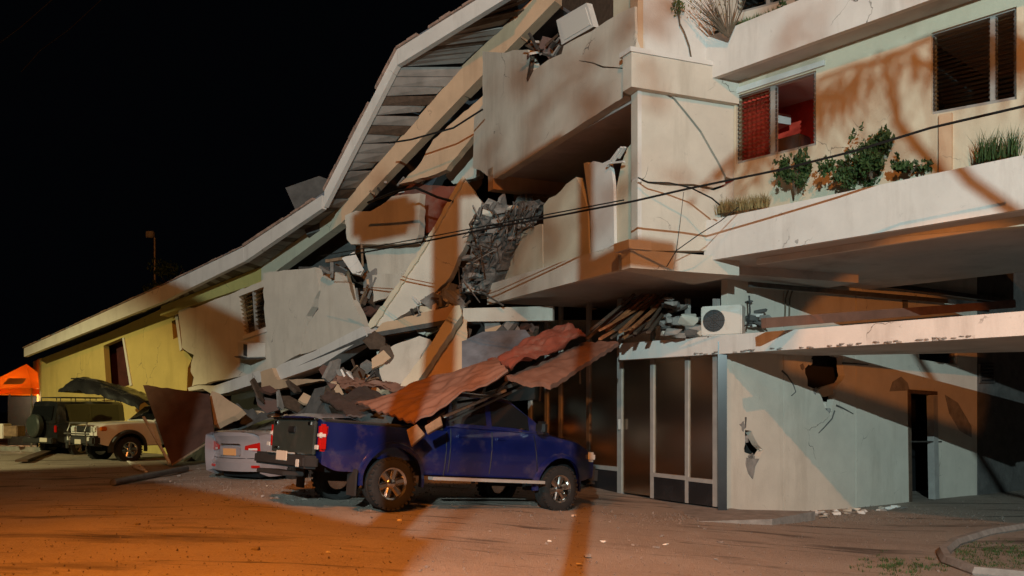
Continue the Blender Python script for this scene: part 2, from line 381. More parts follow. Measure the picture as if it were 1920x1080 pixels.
# window wall on floor two
def px_on(pl, x, y): return pl(x, y)
w1 = [(1380, 180), (1530, 132), (1530, 272), (1380, 308)]; w2 = [(1746, 62), (1906, 12), (1906, 186), (1746, 215)]
panel('wall', RW, [(1376, 120), (1960, -80), (1960, 420), (1376, 470)], .18, 'plaster_warm', HB, holes=[w1, w2])
w3 = [(1380, -90), (1500, -130), (1500, -5), (1380, 26)]
panel('wall', RW, [(1334, -330), (1960, -420), (1960, -150), (1334, 60)], .18, 'plaster', HB, holes=[w3])
def window(pl, q, split, parent, label, slatn=15, open_right=False, glass_m='louver_glass'):
    """jalousie window: frame, mullion, louver slats on both halves"""
    tl, tr, br, bl = q; lerp = lambda a, b, t: (a[0]+(b[0]-a[0])*t, a[1]+(b[1]-a[1])*t)
    bm = B(); pin = pl.off(-.05)
    f = .045
    def edge(a, b, c, d): solid(bm, [[pin(*p) for p in (a, b, c, d)]], camn(pl), .08)
    edge(tl, tr, lerp(tr, br, .03), lerp(tl, bl, .03)); edge(lerp(bl, tl, .03), lerp(br, tr, .03), br, bl)
    edge(lerp(tl, bl, .031), lerp(lerp(tl, tr, .02), lerp(bl, br, .02), .031), lerp(lerp(tl, tr, .02), lerp(bl, br, .02), .969), lerp(tl, bl, .969))
    edge(lerp(lerp(tl, tr, .98), lerp(bl, br, .98), .031), lerp(tr, br, .031), lerp(tr, br, .969), lerp(lerp(tl, tr, .98), lerp(bl, br, .98), .969))
    fr = link('window', bm, 'alu', parent); 
    if label: fr['label'] = label
    bm = B(); m0, m1 = split-.03, split+.03
    solid(bm, [[pin.off(.004)(*lerp(lerp(tl, tr, s), lerp(bl, br, s), v)) for s, v in ((m0, .032), (m1, .032), (m1, .968), (m0, .968))]], camn(pl), .09); link('mullion', bm, 'alu', fr)
    n = camn(pl)
    for s0, s1 in ((.022, m0-.003), (m1+.003, .978)):
        for k in range(slatn if not (open_right and s0 > .1) else 0):
            v = .05+.9*(k+.5)/slatn
            a = pin(*lerp(lerp(tl, tr, s0), lerp(bl, br, s0), v)); b = pin(*lerp(lerp(tl, tr, s1), lerp(bl, br, s1), v))
            d = n*.035-Vector((0, 0, .028)); c = -n*.05; bm = B()
            vs = [a+c-d, b+c-d, b+c+d, a+c+d]; quad3(bm, *vs, .006); link('louver', bm, glass_m, fr)
        for s in (s0, s1-.012):                                   # metal clip strips that hold the louvers
            bm = B()
            for k in range(slatn):
                v0, v1 = .05+.9*(k+.2)/slatn, .05+.9*(k+.75)/slatn
                solid(bm, [[pin.off(.012)(*lerp(lerp(tl, tr, ss), lerp(bl, br, ss), v)) for ss, v in ((s, v0), (s+.014, v0), (s+.014, v1), (s, v1))]], n, .02)
            tag(link('louver_clip', bm, 'steel', fr), kind='stuff')
    return fr
window(RW, w1, .46, HB, 'jalousie window with a red room behind it', open_right=True)
window(RW, w2, .72, HB, 'large dark window at the upper right edge', slatn=17)
window(RW, w3, .5, HB, None, slatn=10)
# red room behind window one, dark room behind window two
def room(pl, q, deep, m, parent, cm='maroon'):
    n = camn(pl); tl, tr, br, bl = [pl.off(-.2)(*p) for p in q]; e = Vector((0, 0, .35)); sd = (tr-tl).normalized()*.3; sd.z = 0
    tl = tl-sd+e; bl = bl-sd-e*2; tr = tr+sd+e; br = br+sd-e*2
    zt = max(tl.z, tr.z); zb = min(bl.z, br.z)
    for p in (tl, tr): p.z = zt
    for p in (bl, br): p.z = zb
    bm = B(); d = -n*deep
    quad3(bm, tl+d, tr+d, br+d, bl+d, .05); quad3(bm, tl, tl+d, bl+d, bl, .05); quad3(bm, tr, tr+d, br+d, br, .05)
    o = link('room_wall', bm, m, parent)
    bm = B(); quad3(bm, tl, tr, tr+d, tl+d, .05); link('room_ceiling', bm, cm, parent)
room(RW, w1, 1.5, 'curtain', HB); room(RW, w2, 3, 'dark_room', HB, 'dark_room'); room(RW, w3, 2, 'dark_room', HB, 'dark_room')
bm = B()                                                    # pleated red curtain behind the left half of the window
tl, tr, br, bl = [RW.off(-.3)(*p) for p in ((1378, 183), (1452, 155), (1452, 295), (1378, 312))]
sheet(bm, tl, tr, br, bl, 60, 2, amp=.02, waves=9, t=.006); link('curtain', bm, 'curtain', HB, smoothing=60)
bm = B(); a = RW.off(-.6)(1470, 262); box(bm, a+Vector((.2, .1, -.12)), (.45, .35, .36), Euler((0, 0, R(-50))), .02); link('cabinet', bm, 'steel', HB)
# planter shutter / drain pipe bits on window wall
panel('wall_pipe', RW.off(.05), [(1760, 215), (1784, 211), (1784, 330), (1760, 335)], .05, 'plaster_peach_lit', HB)
panel('lintel', RW.off(.04), [(1376, 166), (1545, 112), (1545, 122), (1376, 177)], .04, 'plaster_white', HB)
# ground-floor wall W1 with holes, clerestory, door
hole1 = [(1516, 694), (1530, 672), (1552, 670), (1574, 676), (1577, 705), (1566, 722), (1560, 745), (1556, 770), (1545, 752), (1536, 728), (1520, 722)]
hole1 = [(1546+(x-1546)*1.22, 712+(y-712)*1.18) for x, y in hole1]
hole2 = [(1397, 806), (1409, 808), (1417, 826), (1432, 844), (1424, 857), (1410, 853), (1396, 848)]
door = [(1707, 735), (1752, 739), (1756, 942), (1710, 948)]
cl1 = [(1638, 650), (1704, 648), (1704, 668), (1650, 662)]; cl2 = [(1722, 648), (1795, 647), (1795, 684), (1724, 674)]
seam = [(1470, 0), (1605, 0)]
panel('wall', W1, [(1364, 480), (1468.6, 480), (1469.2, 1010), (1364, 1010)], .15, 'plaster', HB, holes=[hole2])
panel('wall', W1, [(1470, 480), (1604.2, 480), (1604.4, 1010), (1470.6, 1010)], .15, 'plaster', HB, holes=[hole1])
panel('wall', W1, [(1605.4, 480), (1832, 480), (1832, 1010), (1605.8, 1010)], .15, 'plaster', HB, holes=[door, cl2])
panel('clerestory_pane', W1.off(-.06), cl2, .02, 'louver_glass', HB)
panel('wall', W1, [(1834, 480), (2100, 480), (2100, 1050), (1834, 1050)], .15, 'concrete_dark', HB, label='dark grey wall at the far right end')  # far right stretch in a darker concrete colour
panel('backing_wall', W1.off(-.55), [(1370, 560), (1700, 560), (1700, 1000), (1370, 1000)], .1, 'dark_room', HB)
panel('broken_plaster', W1.off(-.06), [(1524, 738), (1540, 726), (1580, 716), (1578, 736), (1548, 744)], .06, 'plaster_peach_lit', HB)
panel('broken_plaster', W1.off(.02), [(1400, 858), (1424, 860), (1416, 875), (1412, 898), (1404, 888), (1399, 870)], .02, 'concrete', HB)
panel('exposed_render', W1.off(.008), [(1674, 716), (1690, 706), (1702, 718), (1706, 732), (1668, 734)], .008, 'concrete', HB)
panel('exposed_render', W1.off(.008), [(1772, 740), (1796, 755), (1822, 800), (1822, 820), (1800, 808), (1780, 775)], .008, 'concrete', HB)
for i, pts in enumerate(([(1466, 695), (1476, 704), (1488, 722), (1492, 735), (1484, 742)], [(1565, 770), (1560, 785), (1545, 802), (1535, 812)], [(1568, 760), (1582, 766), (1600, 776)], [(1398, 782), (1398, 800)], [(1580, 681), (1605, 682), (1628, 684)])):
    bm = B(); tube(bm, [W1.off(.006)(*p) for p in pts], .022, 4, .010); link('crack', bm, 'concrete_dark', HB)
r = random.Random(41)
for h, nn in ((hole1, 10), (hole2, 8)):
    hp = rag(h, 1.5, 7)
    for k in range(nn):
        p = W1.off(-.07)(*r.choice(hp)); bm = B(); chunk(bm, p, (r.uniform(.03, .08), r.uniform(.03, .06), r.uniform(.03, .08)), r); link('broken_block', bm, r.choice(('concrete', 'concrete', 'plaster')), HB)
    cx, cy = sum(q[0] for q in h)/len(h), sum(q[1] for q in h)/len(h)
    for k in range(3):
        q = r.choice(h); x, y = q[0]+(q[0]-cx)*r.uniform(.05, .35), q[1]+(q[1]-cy)*r.uniform(.05, .35); sz = r.uniform(3, 8); panel('flaked_render', W1.off(.006), rag([(x-sz, y-sz*.4), (x+sz*.3, y-sz*1.2), (x+sz*.8, y+sz*.2), (x+sz*.1, y+sz*1.6)], 1.8, 3), .006, 'concrete', HB)
# door
bm = B(); dI = W1.off(.02)
for q in ([(1703, 730), (1758, 734), (1758, 741), (1703, 737)], [(1703, 737.2), (1708, 737.6), (1711, 950), (1706, 950)]): solid(bm, [[dI(*p) for p in q]], camn(W1), .2)
df = link('door_frame', bm, 'wood_dark', HB)
panel('door_jamb', W1.off(.05), [(1750, 741.5), (1758, 742), (1762, 948), (1754, 948)], .16, 'alu', df)
panel('room_back', W1.off(-1.4), [(1690, 700), (1790, 700), (1790, 1000), (1690, 1000)], .1, 'black', HB)
bm = B(); a, b = dI(1708, 828), dI(1765, 828); bar(bm, a, b, .03); link('door_rail', bm, 'steel', df)
# canopy
K0 = Vector((.2531*15.2, 15.2)); KP = dirp(K0, dr)
ca = K0-dr*2.6; cb = K0+dr*6.5
bm = B(); hslab(bm, [ca, cb, cb+rin*.16, ca+rin*.16], 2.52, 2.85); link('canopy_fascia', bm, 'plaster_white', HB)
bm = B(); hslab(bm, [ca+rin*.163, cb+rin*.163, cb+rin*6.5, ca+dl*.2+rin*.8], 2.58, 2.78); link('canopy', bm, 'soffit', HB)
bm = B(); r = random.Random(3)                               # chipped lower edge of the fascia
for k in range(46):
    t = r.uniform(-.8, 4.2); p = K0+dr*t-rin*.006; chunk(bm, (p.x, p.y, 2.53+r.uniform(0, .03)), (.05, .03, .015), r)
tag(link('chipped_render', bm, 'concrete', HB), kind='stuff')
# beam of red-brown timber over canopy and blue conduit
bm = B(); bar(bm, W1.off(1.7)(1432, 606), W1.off(1.7)(1900, 570), .10, .16); link('red_beam', bm, 'pink_roof', HB)
bm = B(); bar(bm, W1.off(.2)(1375, 498), W1.off(.2)(1900, 566), .10, .10); link('conduit', bm, 'steel', HB)
bm = B(); bar(bm, W1.off(.3)(1405, 533), W1.off(.3)(1860, 572), .06, .09); link('conduit', bm, 'steel', HB)
for x in (1472, 1480):
    bm = B(); tube(bm, [W1.off(.05)(x, 600), W1.off(.05)(x+1, 560), W1.off(.12)(x+7, 541)], .016, 5); link('conduit', bm, 'twig', HB)
bm = B(); bar(bm, W1.off(.04)(1697, 560), W1.off(.04)(1697, 585), .1, .06); link('vent', bm, 'steel', HB)
panel('wall_vent', W1.off(.06), [(1838, 682), (1866, 682), (1866, 718), (1838, 718)], .05, 'steel', HB)
for k in range(5):
    panel('vent_slat', W1.off(.075), [(1841, 686+k*6.4), (1863, 686+k*6.4), (1863, 689+k*6.4), (1841, 689+k*6.4)], .012, 'dark_panel', HB)
# storefront of glass bays
g0 = Vector((.2375*15.6, 15.6)); dg = Vector((-.5145, .8575)); GF = dirp(g0, dg)
SF = bpy.data.objects.new('storefront', None); COL.objects.link(SF); SF.parent = HB; ORIG['storefront'] = ORIG[HB.name]; 
gb = lambda x: 770+(950-770)*(x-0)/1340.0
for x, ww in ((1336, 9), (1284, 6), (1219, 6), (1157, 8), (1099, 6), (1047, 5), (1021, 5), (990, 5)):
    panel('mullion', GF, [(x, 560), (x+ww, 560), (x+ww, gb(x+ww)), (x, gb(x))], .07, 'alu', SF)
cols = [(1290, 1336), (1225, 1284), (1165, 1219), (1105, 1157), (1052, 1099), (1026, 1047), (995, 1021)]
for i, (a, b) in enumerate(cols):
    panel('pane', GF.off(-.03), [(a, 600), (b, 600), (b, gb(b)-4), (a, gb(a)-4)] if i == 2 else [(a, 600), (b, 600), (b, gb(b)-46), (a, gb(a)-44)], .012, 'pane_glass', SF)
    if i != 2:
        panel('sill_rail', GF.off(.01), [(a, gb(a)-48), (b, gb(b)-50), (b, gb(b)-42), (a, gb(a)-41)], .08, 'alu', SF)
        panel('kick_panel', GF.off(-.01), [(a, gb(a)-40.5), (b, gb(b)-41.5), (b, gb(b)), (a, gb(a))], .05, 'dark_panel', SF)
bm = B(); bar(bm, GF.off(.06)(1161, 786), GF.off(.06)(1161, 805), .05, .05); link('door_handle', bm, 'alu', SF)
panel('pillar', colp(1344, 15.35, 1364, 15.32), [(1346, 640), (1363, 640), (1363, 975), (1346, 970)], .3, 'dark_panel', HB)
panel('shop_back_wall', GF.off(-3.2), [(900, 560), (1345, 560), (1345, 1000), (900, 1000)], .1, 'dark_room', HB)
bm = B(); q = g0+rin*.1; 
bm.free()
for i, (x0, x1, y0, y1) in enumerate(((1060, 1085, 745, 850), (1240, 1270, 742, 760), (1190, 1200, 738, 770))):
    panel('display_board', GF.off(-1.2), [(x0, y0+8), (x1-4, y0), (x1, y1), (x0, y1)], .03, 'paper', HB)
# sidewalk in front of storefront (structure) and kerb with grass bottom right
bm = B(); q1 = g0-dg*.2-Vector((.3, .25)); sw = [Vector((4.15, 15.45)), g0+dg*9, g0+dg*9+Vector((-1.0, -.7)), Vector((1.55, 14.6)), Vector((2.6, 13.7)), Vector((4.3, 14.1)), Vector((5.4, 15.2))]
hslab(bm, sw, -.62, -.29); tag(link('sidewalk', bm, 'concrete'), kind='structure')
# L face: parapet + slabs + second-floor walls
par = [(905, 96), (948, 99)]+[(962, 94), (990, 93), (994, 110), (1001, 132)]+[(1028, 112), (1053, 101), (1057, 86), (1085, 70), (1110, 58), (1118, 52), (1160, 25), (1190, 12)]+[(1192, 100), (1172, 112), (1172, 180), (1060, 252)]+jag((930, 335), (886, 315), 3, 3)+[(886, 315), (889, 220)]+[(905, 196)]
crk = [(1085, 113), (1112, 117), (1130, 124), (1168, 127)]
panel('parapet_wall', L_, par, .18, 'plaster', HB, holes=[crk+[(1168, 129), (1128, 127), (1110, 119), (1086, 114.5)]])
la = A0+dl*.02; lb = A0+dl*5.35; bk = ds*3.4
prismq('floor_slab', [la+ds*.19+dl*.25, lb+ds*.19, lb+bk, la+bk+dl*.25], 6.66, 6.84, 'soffit', HB)
prismq('slab_edge', [lb+ds*.0+dl*.003, lb+dl*.25, lb+dl*.25+bk, lb+bk+dl*.003], 6.35, 6.84, 'plaster_peach_lit', HB)
prismq('floor_slab', [A0+dl*.5+ds*.02, A0+dl*5.7+ds*.02, A0+dl*5.7+ds*.14, A0+dl*.5+ds*.14], 3.86, 4.30, 'plaster', HB)
prismq('floor_slab', [A0+dl*.3+ds*.143, A0+dl*5.7+ds*.143, A0+dl*5.7+ds*5, A0+dl*.3+ds*5], 3.90, 4.12, 'soffit', HB)
L2 = L_.off(-.35)
w2a = [(901, 476)]+jag((901, 476), (985, 432), 5, 3)[1:]+[(985, 432), (1012, 420), (1016, 420), (1018, 512), (901, 560)]
panel('wall', L2, w2a, .16, 'plaster_warm', HB)
panel('wall', L2, [(1019, 385)]+jag((1019, 385), (1062, 345), 4, 4)[1:]+[(1062, 345), (1080, 332), (1090, 352), (1102, 392), (1105, 490), (1019, 522)], .16, 'plaster_warm', HB)
panel('door_leaf', L2.off(.05), [(1094, 306), (1102, 304), (1104, 308), (1112, 302), (1130, 306), (1142, 300), (1147, 320), (1150, 345), (1152, 468), (1109, 480), (1107, 400)], .06, 'plaster_white', HB)
panel('wall', L2.off(-.02), [(1190, 262), (1176, 278), (1166, 305), (1156, 352), (1153, 470), (1190, 462)], .16, 'plaster_warm', HB)
for a, b in (((1138, 312), (1162, 280)), ((1143, 306), (1170, 303)), ((1150, 302), (1166, 276)), ((1160, 296), (1172, 276))):
    bm = B(); bar(bm, L2.off(.1)(*a), L2.off(.12)(*b), .05, .03); link('splinter', bm, 'plaster_white', HB)
panel('interior_wall', L_.off(-3.6), [(930, 250), (1240, 200), (1240, 520), (930, 560)], .1, 'dark_room', HB)
panel('interior_wall', L_.off(-2.5), [(960, -40), (1230, -80), (1230, 150), (960, 150)], .1, 'wood_dark', HB)
bm = B(); c = Vector((*(A0+dl*2.6+ds*1.6), 6.63)); tube(bm, [c+Vector((0, 0, .03)), c-Vector((0, 0, .05))], .13, 14); link('ceiling_light', bm, 'lit_bulb', HB)
panel('wall', L_.off(-.2), [(1150, -40), (1194, -60), (1194, 14), (1150, 40)], .15, 'plaster_warm', HB)
# white tilted cabinet panel lodged at the top
q = [(1043, 38), (1100, 5), (1113, 50), (1053, 84)]
bm = B(); pq = L_.off(-.25); solid(bm, [[pq(*p) for p in q]], camn(L_), .12); dp = link('door_panel', bm, 'plaster_white', HB)
bm = B(); pq2 = pq.off(.012); solid(bm, [[pq2(*p) for p in ((1049, 42), (1097, 14), (1107, 46), (1058, 75))]], camn(L_), .012); link('door_inset', bm, 'paper', dp)
# soffit under standing roof top right of collapsed roof
# teal-lit wall strip low behind red roof
panel('wall', colp(866, 18.6, 1036, 18.0), [(868, 578), (1036, 574), (1036, 601), (868, 603)], .15, 'plaster', HB)
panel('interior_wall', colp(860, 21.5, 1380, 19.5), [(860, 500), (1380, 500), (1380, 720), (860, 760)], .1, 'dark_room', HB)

# ------------------------------------------------------------------ collapsed wing
CW = thing('collapsed_wing', 'collapsed hotel wing under one sagging roof that slopes down to a yellow-lit end wall', 'building', (-7, 24, .1))
fas = [(45, 653, 669, 31), (300, 538, 568, 26.2), (457, 463, 491, 23.2), (604, 366, 391, 21), (745, 92, 122, 19.8), (960, -42, -10, 18.0)]
bea = [(45, 662, 676, 32), (300, 574, 592, 27.2), (490, 500, 529, 24.3), (640, 386, 418, 21.9), (868, 122, 178, 20.2), (1040, -42, 2, 18.6)]
tiles_seed = random.Random(5)
for i in range(5):
    (xa, ta, ba, Ya), (xb, tb, bb, Yb) = fas[i], fas[i+1]
    if i == 3: xa += 4; ta -= 8; ba -= 3
    a, b, c, d = P(xa, ta, Ya), P(xb-.5, tb, Yb), P(xb-.5, bb, Yb), P(xa, ba, Ya)
    bm = B(); quad3(bm, a, b, c, d, .14); fo = link('fascia', bm, 'plaster_white', CW)
    back = Vector((.5, .86, .12))*6.5
    bm = B(); quad3(bm, a+back*.02, b+back*.02, b+back, a+back, .10); link('roof_slab', bm, 'grey_sheet', CW)
    n = max(6, int((b-a).length/.32)); up = (a-d).normalized()
    for k in range(n):
        if tiles_seed.random() < .12: continue
        t0, t1 = k/n, (k+.93)/n; p, q = a.lerp(b, t0), a.lerp(b, t1); h = tiles_seed.uniform(.035, .085)*(1 if i > 1 else .5)
        bm = B(); dd = Vector((-.03, -.04, 0)); quad3(bm, p+dd+up*.004, q+dd+up*.004, q+dd+up*h, p+dd+up*h, .3); link('roof_tile', bm, 'tile', CW)
    # soffit planks from fascia back to beam
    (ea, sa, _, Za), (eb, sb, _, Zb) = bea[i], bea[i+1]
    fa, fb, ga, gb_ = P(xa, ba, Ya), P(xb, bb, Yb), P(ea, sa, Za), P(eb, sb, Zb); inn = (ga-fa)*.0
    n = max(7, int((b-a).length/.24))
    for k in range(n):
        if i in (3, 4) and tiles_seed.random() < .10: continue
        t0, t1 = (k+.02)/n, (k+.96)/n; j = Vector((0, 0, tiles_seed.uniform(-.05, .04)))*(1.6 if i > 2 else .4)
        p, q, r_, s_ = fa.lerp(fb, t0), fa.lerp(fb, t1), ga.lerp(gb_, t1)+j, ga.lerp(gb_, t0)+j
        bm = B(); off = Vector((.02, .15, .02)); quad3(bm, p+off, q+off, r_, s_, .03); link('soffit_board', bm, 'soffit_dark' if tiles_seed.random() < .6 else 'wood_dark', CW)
    if i >= 1:
        (ea, sa, va, Za), (eb, sb, vb, Zb) = bea[i], bea[i+1]
        bm = B(); quad3(bm, P(ea+(2 if i == 1 else 0), sa, Za), P(eb, sb, Zb), P(eb, vb, Zb), P(ea, va, Za), .28); link('roof_beam', bm, 'plaster_peach_lit' if i > 2 else 'plaster_warm' if i > 1 else 'plaster_yellow_lit', CW)  # peach and yellow beam tones stand for orange and yellow lamplight
# yellow-lit end wall with door and small window
YW = colp(78, 32.2, 345, 27.2)
doorh = [(194, 648), (229, 633), (243, 722), (200, 735)]; winh = [(322, 602), (331, 598), (334, 632), (325, 636)]
panel('end_wall', YW, [(78, 672), (200, 625), (333, 566), (338, 610), (341, 655)]+jag((341, 655), (360, 668), 3, 3)[1:]+[(360, 672), (352, 690), (350, 742), (350, 860), (80, 870)], .2, 'plaster_yellow_lit', CW, holes=[doorh, winh], label='yellow-lit end wall with a dark doorway')
panel('gable_wall', colp(78, 32.2, 60, 38), [(78, 671), (62, 678), (62, 850), (77.5, 862)], .2, 'plaster_yellow_lit', CW)
panel('door_recess', YW.off(-.5), [(185, 625), (255, 620), (262, 745), (190, 750)], .1, 'maroon', CW)
panel('door_jamb', YW.off(.04), [(229, 634), (232, 633), (247, 722), (243, 724)], .2, 'plaster_white', CW)
panel('corner_post', YW.off(.06), [(326, 578), (331, 576), (341, 655), (337, 658)], .15, 'plaster_white', CW)
panel('window_recess', YW.off(-.25), [(316, 590), (340, 590), (340, 645), (316, 645)], .06, 'dark_room', CW)
# peach panel A with window; window air conditioner comes later
PA = colp(332, 26.8, 512, 23.9)
wa = [(447, 556), (499, 536), (503, 611), (458, 628)]
panel('wall_panel', PA, [(332, 566), (360, 578), (440, 548), (497, 524), (512, 600), (513, 690), (496, 698), (450, 706), (360, 724)]+jag((360, 724), (362, 650), 5, 4)[1:]+[(352, 660), (341, 652)], .18, 'plaster', CW, holes=[wa], label='bent wall panel with a window and an air conditioner')
panel('window_recess', PA.off(-.6), [(430, 520), (515, 510), (515, 650), (440, 650)], .06, 'dark_room', CW)
bm = B(); solid(bm, [[PA.off(-.04)(*p) for p in ((473, 547), (477, 545), (482, 620), (478, 622))]], camn(PA), .05); wf = link('window', bm, 'alu', CW)
for k in range(9):
    v = (k+.5)/9
    for (xa, ya, xb, yb, xc, yc, xd, yd) in ((448, 557, 473, 547, 458, 627, 478, 620), (477, 546, 499, 537, 482, 618, 503, 611)):
        p = PA.off(-.06)(xa+(xc-xa)*v, ya+(yc-ya)*v); q = PA.off(-.06)(xb+(xd-xb)*v, yb+(yd-yb)*v); bm = B(); dz = Vector((.02, .05, -.05)); quad3(bm, p-dz, q-dz, q+dz, p+dz, .006); link('louver', bm, 'louver_glass', wf)
panel('window_sill', PA.off(.06), [(455, 630), (512, 612), (512, 618), (456, 636)], .1, 'plaster_white', CW)
# panel B split by crack
PB = colp(493, 23.4, 690, 20.6)
cB = [(596, 522), (598, 545), (590, 560), (585, 575), (574, 592), (570, 612), (566, 640), (563, 652)]
panel('wall_panel', PB, [(493, 512), (545, 506)]+jag((545, 506), (590, 500), 3, 3)[1:]+[(590, 501), (594, 512)]+cB+[(562, 664), (512, 692), (497, 600)], .2, 'plaster', CW, label='pale wall panel with a wide crack down its middle')
cB2 = [(600, 523), (602, 545), (597, 562), (597, 580), (584, 598), (575, 614), (570, 640), (566, 652)]
panel('wall_panel', PB, [(566, 664)]+cB2[::-1]+[(606, 517), (630, 510)]+jag((630, 510), (652, 530), 3, 3)[1:]+[(652, 530), (660, 560), (678, 604), (682, 612), (655, 632), (615, 650)], .2, 'plaster', CW)
panel('crack_fill', PB.off(-.2), [(560, 500), (615, 500), (610, 670), (545, 690)], .05, 'concrete_dark', CW)
# slab strips under panels A and B
SA = colp(350, 26.0, 500, 23.3)
panel('floor_slab', SA, [(352, 727), (372, 722), (400, 724), (484, 695), (489, 696), (489, 716), (430, 735), (400, 742), (394, 737), (380, 729), (354, 733)], .5, 'plaster_white', CW)
SB = colp(490, 22.9, 692, 19.9)
panel('floor_slab', SB, [(510, 696)]+jag((510, 692), (600, 655), 6, 3)[1:]+[(606, 650), (650, 627), (680, 612), (692, 634), (672, 640), (600, 686), (525, 712)], .5, 'plaster_white', CW)
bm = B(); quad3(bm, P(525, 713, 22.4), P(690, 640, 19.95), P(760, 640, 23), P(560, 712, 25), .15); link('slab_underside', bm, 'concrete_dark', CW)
panel('slab_end', SB.off(.12), [(488, 697), (510, 690), (516, 706), (520, 712), (600, 711), (600, 714), (560, 722), (492, 736)], .3, 'plaster_peach_lit', CW)
# middle: jumble of walls
MD = colp(648, 21.4, 905, 19.0)
panel('wall_panel', MD, [(647, 404), (668, 395), (695, 396), (712, 386), (735, 368), (788, 362), (785, 440), (778, 455)]+[(700, 458), (658, 458), (650, 448)], .2, 'plaster', CW)
panel('wall_panel', MD.off(-.35), [(680, 455), (790, 440), (800, 500), (775, 530), (760, 580), (720, 560), (690, 505)], .2, 'plaster', CW)
panel('wall_panel', MD.off(-.15), [(698, 516), (752, 512), (752, 530), (722, 560), (700, 566)], .12, 'plaster', CW)
LP = pl3((868, 335, 18.9), (905, 385, 18.7), (720, 610, 19.2))
panel('leaning_wall', LP, [(868, 332), (884, 352), (906, 384), (900, 410), (882, 432), (868, 470)]+jag((868, 470), (835, 530), 4, 4)[1:]+[(835, 530), (800, 566), (760, 588), (716, 612), (700, 612), (720, 580), (758, 520), (790, 470)], .22, 'plaster', CW, label='long cream wall slab leaning across the collapse')
panel('leaning_edge', LP.off(.07), [(862, 338), (868, 330), (872, 334), (800, 460), (704, 610), (694, 616), (690, 608), (740, 540), (792, 462)], .10, 'plaster_warm', CW)
panel('wall_panel', colp(750, 20.9, 910, 19.6), [(905, 180), (905, 232), (836, 318), (800, 332), (748, 345), (785, 310), (812, 262), (850, 228)], .2, 'plaster_peach_lit', CW)
panel('wall_panel', colp(700, 21.6, 910, 20.1).off(-.5), [(905, 230), (900, 330), (850, 345), (835, 330), (862, 285)], .2, 'plaster', CW)
panel('wall_panel', MD.off(-.9), [(770, 345), (860, 350), (850, 420), (792, 440), (735, 370)], .15, 'red_roof', CW)
panel('slab_edge', colp(690, 19.3, 855, 18.4), [(716, 606), (770, 592), (852, 572), (852, 602), (820, 606), (740, 622), (693, 631)], .4, 'plaster_peach_lit', CW)
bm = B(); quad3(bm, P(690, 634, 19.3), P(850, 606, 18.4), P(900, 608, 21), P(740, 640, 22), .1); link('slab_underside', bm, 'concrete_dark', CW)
panel('slab_edge', MD.off(-.1), [(720, 585), (800, 560), (850, 540), (860, 555), (850, 572), (770, 590), (722, 604)], .3, 'soffit', CW)
# rear dark walls of the wing so the collapse has a body behind it
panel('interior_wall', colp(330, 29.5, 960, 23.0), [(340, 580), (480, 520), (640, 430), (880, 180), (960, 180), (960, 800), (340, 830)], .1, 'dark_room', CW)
panel('interior_wall', colp(480, 26, 905, 20.9), [(500, 530), (640, 430), (660, 400), (700, 380), (740, 420), (700, 560), (640, 600), (500, 560)], .1, 'concrete_dark', CW)
for k, (a, b, wd) in enumerate((((600, 500), (618, 512), .08), ((612, 490), (650, 484), .10), ((622, 520), (622, 492), .08), ((668, 585), (690, 535), .05), ((676, 590), (668, 540), .05), ((652, 510), (668, 580), .07), ((690, 560), (705, 520), .05), ((676, 432), (680, 500), .05))):
    bm = B(); bar(bm, P(a[0], a[1], 21.2), P(b[0], b[1], 21.0), wd, wd*.7); link('broken_timber', bm, 'wood' if k % 2 else 'concrete', CW)
bm = B(); solid(bm, [[P(x, y, 20.7+.002*(x-640)) for x, y in ((641, 484), (664, 472), (682, 505), (676, 516), (660, 512))]], (0, -1, .1), .15); link('broken_slab', bm, 'plaster_white', CW)
bm = B(); mo = MD.off(.2); sheet(bm, mo(862, 548), mo(900, 384), mo(1016, 378), mo(905, 548), 26, 26, amp=0, waves=1, crumple=.26, t=.3, seed=3)
rj = random.Random(9)
for v in bm.verts: v.co += Vector((rj.uniform(-.05, .05), rj.uniform(-.09, .05), rj.uniform(-.05, .05)))
link('broken_core', bm, 'core_concrete', CW)
for k in range(26):
    x, y = rj.choice(((rj.uniform(880, 1000), rj.uniform(385, 430)), (rj.uniform(868, 930), rj.uniform(430, 545)))); p = MD.off(.42)(x, y); bm = B(); tube(bm, [p, p+Vector((rj.uniform(-.25, .25), rj.uniform(-.3, 0), rj.uniform(-.3, .1))), p+Vector((rj.uniform(-.4, .4), rj.uniform(-.35, 0), rj.uniform(-.6, 0)))], rj.uniform(.008, .022), 4); link('bent_bar', bm, rj.choice(('steel', 'wood_dark', 'concrete')), CW)
bm = B(); solid(bm, [[P(x, y, 22.5) for x, y in ((535, 352), (598, 330), (640, 345), (640, 420), (575, 440))]], (0, -1, .1), .3); link('far_roof', bm, 'concrete_dark', CW)

